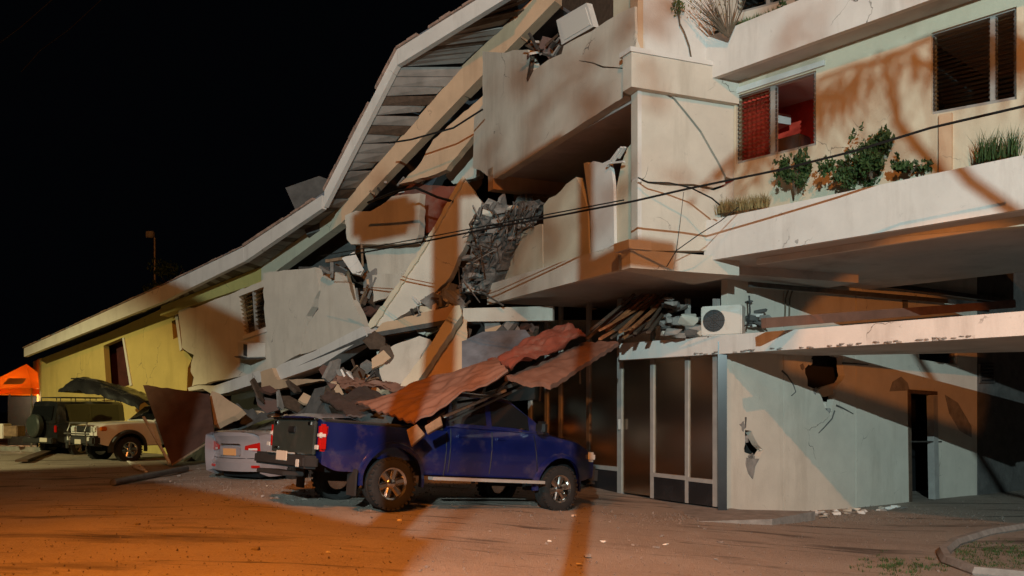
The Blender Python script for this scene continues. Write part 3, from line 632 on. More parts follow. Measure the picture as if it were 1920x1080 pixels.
r = random.Random(123)
for x0, x1, y0, y1, n, Y in ((645, 700, 505, 600, 16, 21.4), (775, 868, 545, 622, 16, 18.8), (700, 800, 640, 718, 12, 18.3), (470, 660, 722, 768, 12, 20.4), (610, 690, 690, 745, 14, 18.2), (868, 1000, 606, 640, 12, 18.4), (912, 1005, 378, 398, 8, 18.8), (985, 1050, 85, 125, 6, 16.9)):
    for k in range(n):
        x, y = r.uniform(x0, x1), r.uniform(y0, y1); c = P(x, y, Y+r.uniform(-.2, .4)); e = Euler((r.uniform(-.9, .9), r.uniform(0, 6.3), r.uniform(-.9, .9))).to_matrix(); sz = r.uniform(.10, .42); q = []
        for a_ in range(5): an = a_*1.2566+r.uniform(-.4, .4); q.append(c+e @ Vector((math.cos(an)*sz*r.uniform(.7, 1.2), 0, math.sin(an)*sz*r.uniform(.35, .8))))
        bm = B(); solid(bm, [q], e @ Vector((0, -1, 0)), r.uniform(.03, .10)); link('broken_panel', bm, r.choice(('plaster', 'plaster_peach_lit', 'concrete', 'concrete', 'plaster_warm') if Y > 18.7 and Y < 20 else ('wood_dark', 'brown_sheet', 'concrete', 'concrete_dark', 'plaster_peach_lit', 'brown_sheet', 'wood_dark')), CW)
r = random.Random(77)
for x0, x1, y0, y1, n, Y in ((652, 696, 500, 585, 16, 21.6), (690, 800, 330, 380, 10, 21.4), (770, 860, 545, 600, 12, 18.9), (985, 1045, 78, 112, 12, 16.6), (640, 700, 690, 740, 10, 17.0)):
    for k in range(n):
        x, y = r.uniform(x0, x1), r.uniform(y0, y1); an = r.choice((r.uniform(.5, 1.1), r.uniform(1.9, 2.7), r.uniform(-.3, .3))); ln = r.uniform(10, 36)
        bm = B(); bar(bm, P(x, y, Y), P(x+ln*math.cos(an), y-ln*math.sin(an), Y+r.uniform(-.3, .3)), r.uniform(.02, .07), r.uniform(.02, .05)); link('broken_timber', bm, r.choice(('wood', 'wood_dark', 'concrete', 'plaster_white', 'steel')), CW)
# ------------------------------------------------------------------ fallen pieces (things of their own)
def fallen(name, pl, pts, t, m, label, cat, group=None):
    o = panel(name, pl, pts, t, m); tag(o, label, cat, group); return o
fallen('fallen_beam', pl3((858, 576, 17.6), (866, 592, 17.5), (745, 728, 16.8)), [(852, 574), (862, 572), (866, 590), (800, 690), (772, 732), (744, 730), (790, 670)], .25, 'plaster_warm', 'pale yellow concrete beam slanting down behind the blue pickup', 'beam')
fallen('wall_fragment', pl3((868, 596, 17.9), (890, 690, 17.4), (770, 735, 17.1)), [(868, 598), (876, 600), (874, 690), (840, 716), (776, 738), (803, 692)], .2, 'plaster_peach_lit', 'brown-lit wall slab beside the slanting yellow beam', 'wall slab')
fallen('wall_fragment', pl3((706, 655, 18.5), (800, 628, 18.2), (720, 724, 18)), [(706, 660), (786, 630), (806, 636)]+jag((806, 636), (760, 715), 5, 4)[1:]+[(760, 718), (722, 724), (712, 700)], .2, 'plaster', 'cream broken wall piece with a crumbled edge under the leaning slab', 'wall slab')
fallen('wall_fragment', pl3((395, 735, 23.5), (455, 770, 22.5), (400, 795, 22.6)), [(397, 733), (412, 738), (455, 768), (440, 780), (404, 797), (384, 790), (390, 752)], .18, 'plaster_peach_lit', 'orange-lit square wall piece above the grey sedan', 'wall slab')
fallen('ceiling_panel', pl3((865, 618, 18), (1000, 620, 17.8), (860, 710, 16.6)), [(866, 640), (905, 622), (985, 618), (996, 632), (930, 672), (866, 706)], .05, 'grey_sheet', 'blue-grey ceiling sheet sagging behind the red roof', 'ceiling sheet')
bm = B(); sheet(bm, P(666, 757, 13.0), P(930, 672, 13.8), P(952, 692, 11.6), P(778, 789, 11.35), 60, 90, amp=.014, waves=9, crumple=.09, t=.03, seed=2, axis=1)
tag(link('roof_sheet', bm, 'pink_roof', smoothing=40), 'long pink corrugated roof sheet sloping down onto the blue pickup bed', 'roof sheet')
bm = B(); sheet(bm, P(914, 676, 14.6), P(1066, 604, 16.2), P(1098, 626, 15.0), P(958, 688, 12.6), 50, 70, amp=.014, waves=7, crumple=.14, t=.03, seed=5, axis=1)
tag(link('roof_sheet', bm, 'red_roof', smoothing=40), 'crumpled red roof sheet above the pickup cab', 'roof sheet')
bm = B(); sheet(bm, P(946, 706, 12.9), P(1100, 640, 15.6), P(1160, 641, 15.0), P(1032, 722, 12.3), 40, 20, amp=.008, waves=9, crumple=.06, t=.07, seed=8, axis=0)
tag(link('canopy_slab', bm, 'pink_roof', smoothing=40), 'broken canopy end hanging down beside the glass shopfront', 'canopy slab')
bm = B(); sheet(bm, P(600, 742, 14.6), P(690, 726, 15.8), P(775, 770, 13.2), P(650, 778, 13.0), 20, 16, amp=.008, waves=9, crumple=.1, t=.03, seed=4, axis=0)
tag(link('roof_sheet', bm, 'dark_sheet', smoothing=40), 'dark grey roof sheet lying on the rear of the blue pickup', 'roof sheet')
bm = B(); sheet(bm, P(628, 705, 17.2), P(640, 726, 16.6), P(760, 724, 16.4), P(720, 716, 17.2), 16, 16, amp=.01, waves=5, crumple=.15, t=.03, seed=14, axis=0)
tag(link('roof_sheet', bm, 'pink_roof', smoothing=40), 'small curled pink roof sheet behind the pickup bed', 'roof sheet')
bm = B(); sheet(bm, P(268, 722, 24.2), P(392, 738, 23.0), P(402, 815, 21.0), P(322, 872, 20.6), 30, 24, amp=.006, waves=3, crumple=.06, t=.03, seed=9, axis=0)
bs = tag(link('metal_sheet', bm, 'brown_sheet', smoothing=40), 'bent brown metal sheet leaning on the white four-wheel drive', 'metal sheet')
bm = B(); bar(bm, P(269, 782, 22.0), P(318, 868, 20.5), .06, .04); link('trim', bm, 'plaster_white', bs)
bm = B(); bar(bm, P(322, 872, 20.5), P(392, 828, 20.9), .05, .04); link('trim', bm, 'wood', bs)
bm = B(); key = [P(138, 736, 26.6), P(165, 734, 26.2), P(215, 742, 25.4), P(290, 768, 24.6)]; pts = [key[k].lerp(key[k+1], u/9) for k in range(3) for u in range(9)]+[key[3]]; rows = []
for k, p in enumerate(pts):
    u = k/(len(pts)-1); hgt = .46*min(1, .35+u*5)*(1-.35*u); row = []
    for a in range(15):
        an = math.pi*a/14; q = p+Vector((.10*math.cos(an), .72*math.cos(an), hgt*math.sin(an)**.7)); nv = Vector((noise.noise(q*2.1), noise.noise(q*2.1+Vector((4, 0, 0))), noise.noise(q*2.4+Vector((0, 7, 0)))+.5*noise.noise(q*6)))
        row.append(bm.verts.new(q+nv*.09))
    rows.append(row)
for a, b in zip(rows, rows[1:]):
    for k in range(14): bm.faces.new((a[k], a[k+1], b[k+1], b[k]))
bm.faces.new(rows[0])
bmesh.ops.recalc_face_normals(bm, faces=bm.faces); bmesh.ops.solidify(bm, geom=bm.faces[:], thickness=.03)
ro = tag(link('roof_sheet', bm, 'dark_panel', smoothing=30), 'crumpled dark curved roof sheet lying across the roofs of two vehicles', 'roof piece')
bm = B(); tube(bm, [p+Vector((-.05, -.42, .40-.14*k/6)) for k, p in enumerate(pts[4::4])], .022, 5); link('trim', bm, 'chrome', ro)  # chrome line stands in for a gloss highlight on the sheet
for lab, pts in (('orange-lit broken fascia block hanging by the pickup bed', [(762, 806), (781, 795), (797, 814), (771, 837)]), ('second fascia block, just right of the hanging one', [(796, 799), (826, 780), (830, 797), (801, 814)])):
    bm = B(); solid(bm, [[P(x, y, 11.1+(x-760)*.004) for x, y in pts]], (0, -1, .2), .10); bmesh.ops.bevel(bm, geom=list(bm.edges), offset=.008, segments=1, affect='EDGES'); tag(link('fascia_block', bm, 'wood'), lab, 'fascia block')
for i, (a, b, wd, mm, lab) in enumerate((((832, 781, 11.9), (948, 732, 13.6), .035, 'plaster_white', 'thin white batten sloping under the fallen roof'),
      ((805, 792, 12.1), (960, 690, 15.1), .06, 'wood_dark', 'dark roof truss timber under the pink roof edge'),
      ((842, 790, 12.2), (1000, 716, 13.6), .03, 'steel', 'long thin steel rod beneath the pink roof edge'),
      ((880, 744, 12.6), (940, 742, 13.2), .03, 'steel', 'level steel rod over the pickup cab'),
      ((930, 735, 12.9), (965, 702, 13.4), .03, 'steel', 'leaning steel rod near the canopy slab'),
      ((865, 755, 13), (990, 712, 14.4), .05, 'steel', 'dark steel strut above the pickup cab'),
      ((900, 760, 13), (915, 705, 14.6), .04, 'steel', 'short upright strut above the pickup cab'),
      ((1014, 718, 13.95), (1012, 752, 13.95), .03, 'wood', 'short lath hanging from the canopy slab by the pickup'),
      ((1087, 688, 14.9), (1088, 720, 14.9), .03, 'wood', 'short lath hanging from the canopy slab by the shopfront'))):
    bm = B(); bar(bm, P(*a), P(*b), wd, wd); tag(link('batten', bm, mm), lab, 'batten')
# timbers splintered on the canopy
r = random.Random(21); base = None
for k in range(34):
    t = r.random(); x0 = 1100+t*120+r.uniform(-10, 20); y0 = 640-t*10+r.uniform(-22, 0); ln = r.uniform(30, 150); an = R(r.uniform(18, 48))
    a = P(x0, y0, 15.6+r.uniform(-.2, .8)); b = P(min(x0+ln*math.cos(an), 1256), max(y0-ln*math.sin(an), 552), 16.4+r.uniform(0, .8))
    bm = B(); bar(bm, a, b, r.uniform(.03, .08), r.uniform(.02, .05)); tag(link('roof_timber', bm, r.choice(('wood_orange_lit', 'wood_orange_lit', 'wood_dark', 'brown_sheet'))), 'splintered brown roof timber heaped on the left end of the canopy', 'timber', 'splintered timbers on the canopy')

# ------------------------------------------------------------------ rubble
def mound(name, cx, cy, rx, ry, h, m, label, cat, seed):
    bm = B(); n = 22; vs = {}
    for i in range(n+1):
        for j in range(n+1):
            u, v = i/n*2-1, j/n*2-1; X, Y = cx+u*rx, cy+v*ry; d = max(0, 1-(u*u+v*v)); q = noise.noise(Vector((X*1.7, Y*1.7, seed)))+.6*noise.noise(Vector((X*5, Y*5, seed)))
            vs[i, j] = bm.verts.new((X, Y, G(X, Y)-.05+h*d**.6*(1+.5*q)))
    for i in range(n):
        for j in range(n): bm.faces.new((vs[i, j], vs[i+1, j], vs[i+1, j+1], vs[i, j+1]))
    return tag(link(name, bm, m), label, cat, kind='stuff')
mound('rubble', -2.6, 20.6, 3.8, 1.5, 1.9, 'concrete_dark', 'heap of broken concrete behind the sedan and pickup', 'rubble', 1)
mound('rubble', -7.0, 24.6, 2.4, 1.5, 1.3, 'concrete_dark', 'low heap of debris beneath the orange-lit wall panel', 'rubble', 2)
def scatter(n, fn, size, mats, label, cat, group, seed, flat=.6, name='rubble_chunk'):
    r = random.Random(seed)
    for k in range(n):
        p = fn(r); s = r.uniform(*size); bm = B(); chunk(bm, p, (s, s*r.uniform(.5, 1), s*flat*r.uniform(.5, 1)), r)
        tag(link(name, bm, r.choice(mats)), label, cat, group)
def heap(cx, cy, rx, ry, h):
    def f(r):
        u, v = r.uniform(-1, 1), r.uniform(-1, 1); X, Y = cx+u*rx, cy+v*ry; d = max(0, 1-(u*u+v*v)); return Vector((X, Y, G(X, Y)+h*d**.6*1.05+.04))
    return f
scatter(66, heap(-2.6, 20.4, 3.7, 1.4, 1.85), (.10, .36), ('concrete', 'concrete_dark', 'plaster_peach_lit', 'brown_sheet', 'wood_dark', 'plaster_peach_lit', 'wood_dark', 'brown_sheet'), 'broken masonry chunk in the heap behind the pickup and sedan', 'rubble', 'masonry chunks behind the pickup', 31)
scatter(36, heap(-7.0, 24.4, 2.4, 1.4, 1.25), (.10, .35), ('concrete', 'concrete_dark', 'plaster_peach_lit', 'wood_dark', 'brown_sheet'), 'debris chunk in the low heap under the leaning wall panels', 'rubble', 'debris chunks under the wing', 32)
scatter(40, lambda r: (lambda u: P(1248+u*82, 630-r.random()**1.4*(78-50*u), 16.0+r.uniform(-.3, .6)))(r.random()), (.06, .20), ('concrete', 'concrete', 'concrete_dark', 'plaster'), 'grey concrete chunk piled on the canopy left of the air conditioner', 'rubble', 'chunks on the canopy by the air conditioner', 33)
scatter(22, lambda r: (lambda u: P(1392+u*48, 612-r.random()**1.5*(70-50*u), 15.7+r.uniform(0, .25)))(r.random()), (.04, .14), ('concrete', 'plaster_white', 'concrete_dark'), 'broken concrete bit on the canopy right of the air conditioner', 'rubble', 'broken column bits right of the air conditioner', 34)
scatter(30, lambda r: P(r.uniform(868, 1012), 0, 18.6) if False else MD.off(.35)(*(lambda t: (r.uniform(868, 1008), r.uniform(380, 545)))(0)) if False else MD.off(.3)(*r.choice([(r.uniform(915, 1005), r.uniform(385, 425)), (r.uniform(868, 900), r.uniform(450, 545)), (r.uniform(890, 960), r.uniform(400, 455))])), (.05, .22), ('concrete', 'plaster', 'concrete', 'concrete_dark'), 'grey concrete lump in the torn gap between wing and block', 'rubble', 'lumps in the torn gap', 35)
for k in range(16):
    r2 = random.Random(k+90); x = r2.uniform(960, 1008); bm = B(); tube(bm, [MD.off(.5)(x, r2.uniform(378, 392)), MD.off(.5)(x-r2.uniform(0, 12), r2.uniform(395, 410)), MD.off(.55)(x-r2.uniform(0, 20), r2.uniform(412, 432))], .014, 4); tag(link('rebar', bm, 'steel'), 'bent steel bar hanging in the torn gap', 'rebar', 'bent bars in the torn gap')
def wallfoot(r):
    t = r.uniform(.2, 4.6); p = W1a+dw*t-Vector((-.56, .83))*-r.uniform(.02, .35)*-1; return Vector((p.x+r.uniform(-.05, .25), p.y-r.uniform(.1, .5), G(p.x, p.y)+.02))
scatter(50, wallfoot, (.02, .10), ('plaster', 'concrete', 'plaster_white'), 'crumbled plaster bit along the foot of the ground-floor wall', 'rubble', 'plaster bits along the wall foot', 36, .5)
def road(r):
    x, y = r.choice([(r.uniform(380, 700), r.uniform(905, 950)), (r.uniform(980, 1400), r.uniform(965, 1050)), (r.uniform(20, 400), r.uniform(870, 900)), (r.uniform(200, 1700), r.uniform(960, 1070))])
    Y = 10.0
    for _ in range(6): Y = F*(CH-G((x-960)/F*Y, Y))/(y-HZ)
    X = (x-960)/F*Y; return Vector((X, Y, G(X, Y)+.012))
scatter(54, road, (.012, .055), ('concrete', 'concrete', 'grit', 'plaster'), 'small stone lying on the dirt forecourt', 'stone', 'stones on the forecourt', 37, .6, 'stone')
def gravel():
    r = random.Random(55); bm = B(); pts = []
    for _ in range(5200):
        q = r.random()
        if q < .45: y = 800+ (r.random()**.8)*300; x = r.uniform(-40, 1960)
        elif q < .75: x = r.gauss(1500, 190); y = r.gauss(968, 10)
        else: x = r.gauss(560, 170); y = r.gauss(915, 16)
        if y < 830: continue
        Y = 10.0
        for _k in range(6): Y = F*(CH-G((x-960)/F*Y, Y))/(y-HZ)
        X = (x-960)/F*Y; c = Vector((X, Y, G(X, Y)+.008))
        if X > 2 and W1.n.dot(c-W1.p)*W1.n.dot(Vector((0, 0, CH))-W1.p) < 0: continue
        s_ = r.uniform(.004, .011)*(1 if r.random() < .93 else 2)*(1 if y < 985 else .75); e = Euler((r.uniform(0, 6), r.uniform(0, 6), r.uniform(0, 6))).to_matrix()
        v = [bm.verts.new(c+e @ Vector(d)*s_) for d in ((1, 1, .7), (-1, -1, .7), (-1, 1, -.7), (1, -1, -.7))]
        for f in ((0, 1, 2), (0, 3, 1), (0, 2, 3), (1, 3, 2)): bm.faces.new([v[k] for k in f])
    tag(link('gravel', bm, 'grit'), 'fine grit and crumbs strewn over the forecourt', 'gravel', kind='stuff')
gravel()
def onroad(x, y):
    Y = 10.0
    for _ in range(8): Y = F*(CH-G((x-960)/F*Y, Y))/(y-HZ)
    X = (x-960)/F*Y; return Vector((X, Y, G(X, Y)))
bm = B(); a, b = onroad(212, 912)+Vector((0, 0, .07)), onroad(350, 885)+Vector((0, 0, .08)); tube(bm, [a, b], .06, 10); tag(link('pipe', bm, 'steel', smoothing=40), 'dark pipe lying on the dirt left of the grey sedan', 'pipe')
bm = B(); bar(bm, onroad(40, 868)+Vector((0, 0, .06)), onroad(90, 850)+Vector((0, 0, .08)), .3, .06); tag(link('plank', bm, 'wood_dark'), 'dark plank on the ground in front of the black four-wheel drive', 'plank')
for k in range(4):
    bm = B(); a = onroad(240+k*4, 867+k*4)+Vector((0, 0, .03)); b = onroad(262+k*4, 875+k*4)+Vector((0, 0, .03)); bar(bm, a, b, .06, .03); tag(link('slat', bm, 'plaster_white'), 'short white slat on the ground below the spoked wheel', 'slat', 'white slats below the wheel')
bm = B(); bar(bm, onroad(0, 845)+Vector((0, 0, .08)), onroad(185, 850)+Vector((0, 0, .08)), .25, .16); tag(link('kerb', bm, 'concrete'), kind='structure')
for i, (x0, x1, y0, y1, lab) in enumerate(((0, 14, 792, 822, 'pale block at the left edge beside the tent'), (14, 40, 800, 822, 'low brown box beside the spare wheel'))):
    bm = B(); p = P((x0+x1)/2, y1, 29); box(bm, p+Vector((0, 0, .25)), ((x1-x0)/F*29, .5, .5 if i == 0 else .35), None, .02); tag(link('crate', bm, 'plaster_white' if i == 0 else 'wood'), lab, 'crate')
# kerb and grass bottom right
kp = [onroad(1960, 985), onroad(1850, 1003), onroad(1790, 1022), onroad(1768, 1040), onroad(1778, 1058), onroad(1830, 1078), onroad(1960, 1090)]
bm = B(); tube(bm, [p+Vector((0, 0, .03)) for p in kp], .085, 6); tag(link('kerb', bm, 'concrete', smoothing=50), kind='structure')
def tuft(bm, p, n, h, spread, r, lean=.5, wd=.012):
    for _ in range(n):
        a = r.uniform(0, 6.28); q = p+Vector((math.cos(a), math.sin(a), 0))*r.uniform(0, spread); hh = h*r.uniform(.5, 1); d = Vector((math.cos(a), math.sin(a), 0))*lean*hh*r.uniform(.2, 1); s = Vector((-math.sin(a), math.cos(a), 0))*wd
        v = [bm.verts.new(q-s), bm.verts.new(q+s), bm.verts.new(q+d*.4+Vector((0, 0, hh*.6))+s*.7), bm.verts.new(q+d*.4+Vector((0, 0, hh*.6))-s*.7), bm.verts.new(q+d+Vector((0, 0, hh)))]
        bm.faces.new(v[:4]); bm.faces.new((v[3], v[2], v[4]))
bm = B(); r = random.Random(8)
for _ in range(260):
    x, y = r.choice([(r.uniform(1790, 1930), r.uniform(1012, 1068)), (r.uniform(1800, 1930), r.uniform(1020, 1068)), (r.gauss(1690, 45), r.gauss(1062, 9))]); tuft(bm, onroad(x, y), 9, .045, .09, r, .9, .005)
tag(link('grass', bm, 'leaf'), 'short grass patches by the kerb at the lower right', 'grass', kind='stuff')

# ------------------------------------------------------------------ plants on the ledges
def leaves(bm, c, rad, n, size, r, shell=.35):
    for _ in range(n):
        d = Vector((r.gauss(0, 1), r.gauss(0, 1), r.gauss(0, 1))).normalized(); k = 1+.28*noise.noise(d*2.3+Vector(c)); u = (shell+(1-shell)*r.random())**.7*k
        p = Vector(c)+Vector((d.x*rad[0], d.y*rad[1], d.z*rad[2]))*u
        e = Euler((r.uniform(0, 6.3), r.uniform(0, 6.3), r.uniform(0, 6.3))).to_matrix(); s = size*r.uniform(.6, 1.2)
        a, b = e @ Vector((s, 0, 0)), e @ Vector((0, s*.45, 0))
        bm.faces.new([bm.verts.new(p-a), bm.verts.new(p+b), bm.verts.new(p+a), bm.verts.new(p-b)])
def shrub(x, y, Ymin, radpx, h, label, m='leaf', n=900, size=.045, seed=0):
    c = RF.off(-.3)(x, y); sc = F/c.y; rr = radpx/sc; base = Vector((c.x, c.y, c.z-h))
    t = thing('shrub', label, 'shrub', base); bm = B(); r = random.Random(seed)
    for k in range(9):
        a = r.uniform(0, 6.28); q = r.uniform(.25, .85); cc = c+Vector((math.cos(a)*rr*q, math.sin(a)*rr*.7*q, r.uniform(-.75, .75)*h)); leaves(bm, cc, (rr*.36, rr*.36, h*.42), n//11, size*r.uniform(.7, 1.25), r, .1)
    for k in range(16):
        d = Vector((r.uniform(-1, 1), r.uniform(-.7, .7), r.uniform(-.3, 1.1))); cc = c+Vector((d.x*rr, d.y*rr, d.z*h))*1.05; leaves(bm, cc, (rr*.12, rr*.12, h*.22), 9, size, r, .0)
    link('foliage', bm, m, t)
    bm = B(); 
    for _ in range(6): tube(bm, [base, base+Vector((r.uniform(-.3, .3)*rr, r.uniform(-.3, .3)*rr, h)), c+Vector((r.uniform(-.7, .7)*rr, r.uniform(-.7, .7)*rr, r.uniform(0, .6)*h))], .012, 4, .004)
    link('stem', bm, 'twig', t); return t
shrub(1491, 328, 0, 32, .32, 'round dense green shrub left of the large bush on the ledge', n=1300, seed=1)
shrub(1590, 325, 0, 50, .24, 'broad low part-dry bush right of the round shrub', n=1500, seed=2)
shrub(1634, 290, 0, 38, .36, 'tallest dark green bush on the ledge', n=1600, seed=3)
shrub(1706, 314, 0, 34, .10, 'small trailing plant right of the tallest bush', n=420, seed=4)
def grasses(x0, x1, y, h, n, label, m, seed, sp=.02):
    r = random.Random(seed); p0 = RF.off(-.2)((x0+x1)/2, y); bm = B()
    for _ in range(n):
        x = r.uniform(x0, x1); p = RF.off(-r.uniform(.12, .4))(x, y-(x-x0)*.14); tuft(bm, p, 5, h, sp, r, .7, .006)
    return tag(link('grass_tuft', bm, m), label, 'grass')
grasses(1340, 1440, 402, .26, 150, 'dry yellow grass at the left end of the lower ledge', 'dry_grass', 3)
grasses(1830, 1912, 306, .42, 60, 'spiky dark green plant at the right end of the lower ledge', 'leaf', 4)
# top ledge: bare bush, green sprigs, vine
bb = P(1366, 70, 13.9); t = thing('bush', 'bare twiggy bush on the top ledge', 'bush', bb); bm = B(); r = random.Random(12)
for _ in range(46):
    d = Vector((r.uniform(-.9, .35), r.uniform(-.2, .3), r.uniform(.5, 1))).normalized()*r.uniform(.5, .95); tube(bm, [bb, bb+d*.5+Vector((r.uniform(-.04, .04), 0, .02)), bb+d], .010, 4, .003)
link('stem', bm, 'twig', t); bm = B(); leaves(bm, bb+Vector((-.3, 0, .5)), (.4, .2, .25), 90, .025, r); link('foliage', bm, 'dry_grass', t)
bm = B(); r = random.Random(13)
for _ in range(130):
    x = r.uniform(1375, 1460); p = RF.off(-.2)(x, 58-(x-1375)*.30); tuft(bm, p, 5, .16, .03, r, .8, .008)
tag(link('ground_cover', bm, 'leaf_pale'), 'pale green ground cover along the top ledge', 'plant')
for i, (x, y, lab) in enumerate(((1466, 14, 'small leafy sprig on the top ledge beside the shutter'), (1498, 6, 'rightmost small sprig on the top ledge'))):
    c = RF.off(-.15)(x, y); bm = B(); leaves(bm, c, (.09, .09, .10), 90, .035, random.Random(i)); tag(link('sprig', bm, 'leaf'), lab, 'plant')
vt = thing('vine', 'thin hanging vine with a leafy tip against the white upper wall', 'vine', P(1295, 110, 14.0)); bm = B(); sv = S_.off(.06)
tube(bm, [sv(1296, 108), sv(1292, 85), sv(1283, 60), sv(1275, 45), sv(1271, 20), sv(1274, 0)], .012, 5); link('stem', bm, 'twig', vt)
bm = B(); leaves(bm, sv(1271, 14), (.12, .08, .16), 150, .03, random.Random(2)); link('foliage', bm, 'leaf_pale', vt)

# ------------------------------------------------------------------ air conditioners
def ac_outdoor():
    p = KP.off(-.22)(1356, 624); t = thing('air_conditioner', 'white outdoor air conditioner unit standing on the canopy edge', 'air conditioner', (p.x, p.y, 2.83), rot=(0, 0, R(-28)))
    bm = B(); box(bm, (0, 0, .30), (.74, .30, .54), None, .02); link('casing', bm, 'ac_white', t)
    bm = B(); lathe(bm, [(.0001, -.146), (.195, -.146), (.195, -.135), (.0001, -.135)], 28)
    bmesh.ops.translate(bm, verts=bm.verts, vec=(-.13, -.012, .30)); link('fan_recess', bm, 'ac_grille', t)
    bm = B()
    for rr in (.05, .09, .13, .17, .197): tube(bm, [(-.13+rr*math.cos(a), -.166, .30+rr*math.sin(a)) for a in [k*2*math.pi/24 for k in range(25)]], .004, 4)
    for k in range(8): a = k*math.pi/4; tube(bm, [(-.13, -.167, .30), (-.13+.197*math.cos(a), -.167, .30+.197*math.sin(a))], .004, 4)
    link('fan_grille', bm, 'steel', t)
    bm = B(); box(bm, (.24, -.153, .46), (.14, .006, .035)); link('badge', bm, 'paper', t)
    for x in (-.22, .22): bm = B(); box(bm, (x, 0, .015), (.06, .3, .03)); link('foot', bm, 'steel', t)
    bm = B(); tube(bm, [(.34, .05, .2), (.42, .08, .22), (.46, .1, .45), (.44, .12, .75)], .018, 5); link('pipe', bm, 'trim', t)
ac_outdoor()
def ac_window():
    p = PA.off(.25)(472, 655); t = thing('air_conditioner', 'small window air conditioner jutting from the bent wall panel', 'air conditioner', p, rot=(R(4), R(8), R(-47)))
    bm = B(); box(bm, (0, 0, 0), (.62, .55, .40), None, .015); link('casing', bm, 'ac_white', t)
    bm = B(); box(bm, (.18, -.278, 0), (.22, .008, .32)); link('grille', bm, 'ac_grille', t)
    bm = B(); box(bm, (0, -.05, -.23), (.7, .6, .03)); link('bracket', bm, 'steel', t)
ac_window()

# ------------------------------------------------------------------ cables
def cable(pts, r_, label, n=8):
    bm = B(); tube(bm, [P(*p) for p in pts], r_, 5); tag(link('cable', bm, 'cable'), label, 'cable')
cable([(640, 481, 18.5), (700, 470, 17.2), (800, 452, 15.4), (905, 431, 14.2), (1060, 402, 13.3), (1190, 377, 12.7), (1290, 354, 12.3), (1460, 319, 11.6), (1600, 284, 11), (1745, 240, 10.4), (1960, 190, 9.5)], .017, 'long black service cable stretched across the whole facade')
cable([(600, 480, 19), (700, 463, 17.2), (800, 445, 15.4), (905, 425, 14.3), (1060, 396, 13.3), (1170, 375, 12.8)], .011, 'thinner cable just above the long service cable')
cable([(730, 268, 19.6), (770, 262, 19.3), (850, 240, 18.9), (905, 205, 18.4)], .022, 'dark cable crossing the fallen roof beam')
cable([(690, 380, 20), (740, 360, 19.2), (780, 352, 18.8), (820, 370, 18.8), (850, 378, 18.9)], .03, 'thick black cable looping over the red wall in the collapse')
cable([(1196, 333, 13.7), (1215, 342, 13.7), (1255, 343, 13.6), (1295, 352, 13.6), (1335, 372, 13.5), (1350, 385, 13.5)], .013, 'sagging black wire crossing the service cable on the block corner')
cable([(1250, 500, 13.5), (1268, 470, 13.5), (1310, 440, 13.4), (1350, 415, 13.6), (1385, 388, 13.6)], .008, 'thin loose wire rising from the corner to the dry grass')
cable([(1268, 472, 13.6), (1275, 420, 13.65), (1282, 360, 13.7)], .005, 'thin vertical wire beside the block corner')
cable([(-40, 110, 30), (40, 50, 30), (120, -20, 30)], .02, 'faint overhead wire in the upper left corner of the sky')
cable([(40, 135, 34), (75, 95, 34), (130, 55, 34), (200, -10, 34)], .02, 'lower faint overhead wire in the upper left of the sky')

# ------------------------------------------------------------------ tent and far things
def tent():
    c = P(38, 800, 34); c.z = G(c.x, c.y); t = thing('tent', 'orange canopy tent with a pointed roof at the far left', 'tent', c); s = 1.05; z0, z1 = 2.28, 3.28
    bm = B(); ap = bm.verts.new(c+Vector((.25, 0, z1))); cs = [bm.verts.new(c+Vector((x*s, y*s, z0))) for x, y in ((-1, -1), (1, -1), (1, 1), (-1, 1))]
    for i in range(4): bm.faces.new((cs[i], cs[(i+1) % 4], ap))
    bmesh.ops.solidify(bm, geom=bm.faces[:], thickness=.02); link('roof', bm, 'tent_fabric', t)
    for x, y, sx, sy in ((0, -1, s, .01), (0, 1, s, .01), (-1, 0, .01, s), (1, 0, .01, s)):
        bm = B(); box(bm, c+Vector((x*(s+.012), y*(s+.012), z0-.12)), (sx*2, sy*2, .22)); link('valance', bm, 'tent_fabric', t)
    for x, y in ((-1, -1), (1, -1), (1, 1), (-1, 1)):
        bm = B(); bar(bm, c+Vector((x*.98*s, y*.98*s, 0)), c+Vector((x*.98*s, y*.98*s, z0)), .05); link('leg', bm, 'steel', t)
    a, b = c+Vector((-s, -s, z0)), c+Vector((s, -s, z0)); ap = c+Vector((.25, 0, z1)); n = (b-a).cross(ap-a).normalized(); n = n if n.y < 0 else -n
    f = lambda u, v: a.lerp(b, u).lerp(ap, v)+n*.006
    bm = B(); solid(bm, [[f(.38, .16), f(.80, .16), f(.90, .40), f(.34, .40)]], n, .004); link('print', bm, 'tent_print', t)
    bm = B(); box(bm, c+Vector((0, s*.9, 1.0)), (2*s, .02, 2)); link('side_wall', bm, 'trim', t)
tent()
lamp('tent_lamp', 'POINT', (-19.6, 34, 1.95), 60, (1, .75, .45), rad=.1)
def pole_far():
    p = P(290, 800, 40); t = thing('street_lamp', 'faint unlit lamp post behind the sagging roof', 'lamp post', (p.x, p.y, 0)); bm = B(); tube(bm, [(p.x, p.y, 0), (p.x, p.y, 9.6)], .09, 8, .06); link('post', bm, 'steel', t)
    bm = B(); box(bm, (p.x-.2, p.y, 9.75), (.35, .25, .3), None, .03); link('lamp_head', bm, 'alu', t)
pole_far()
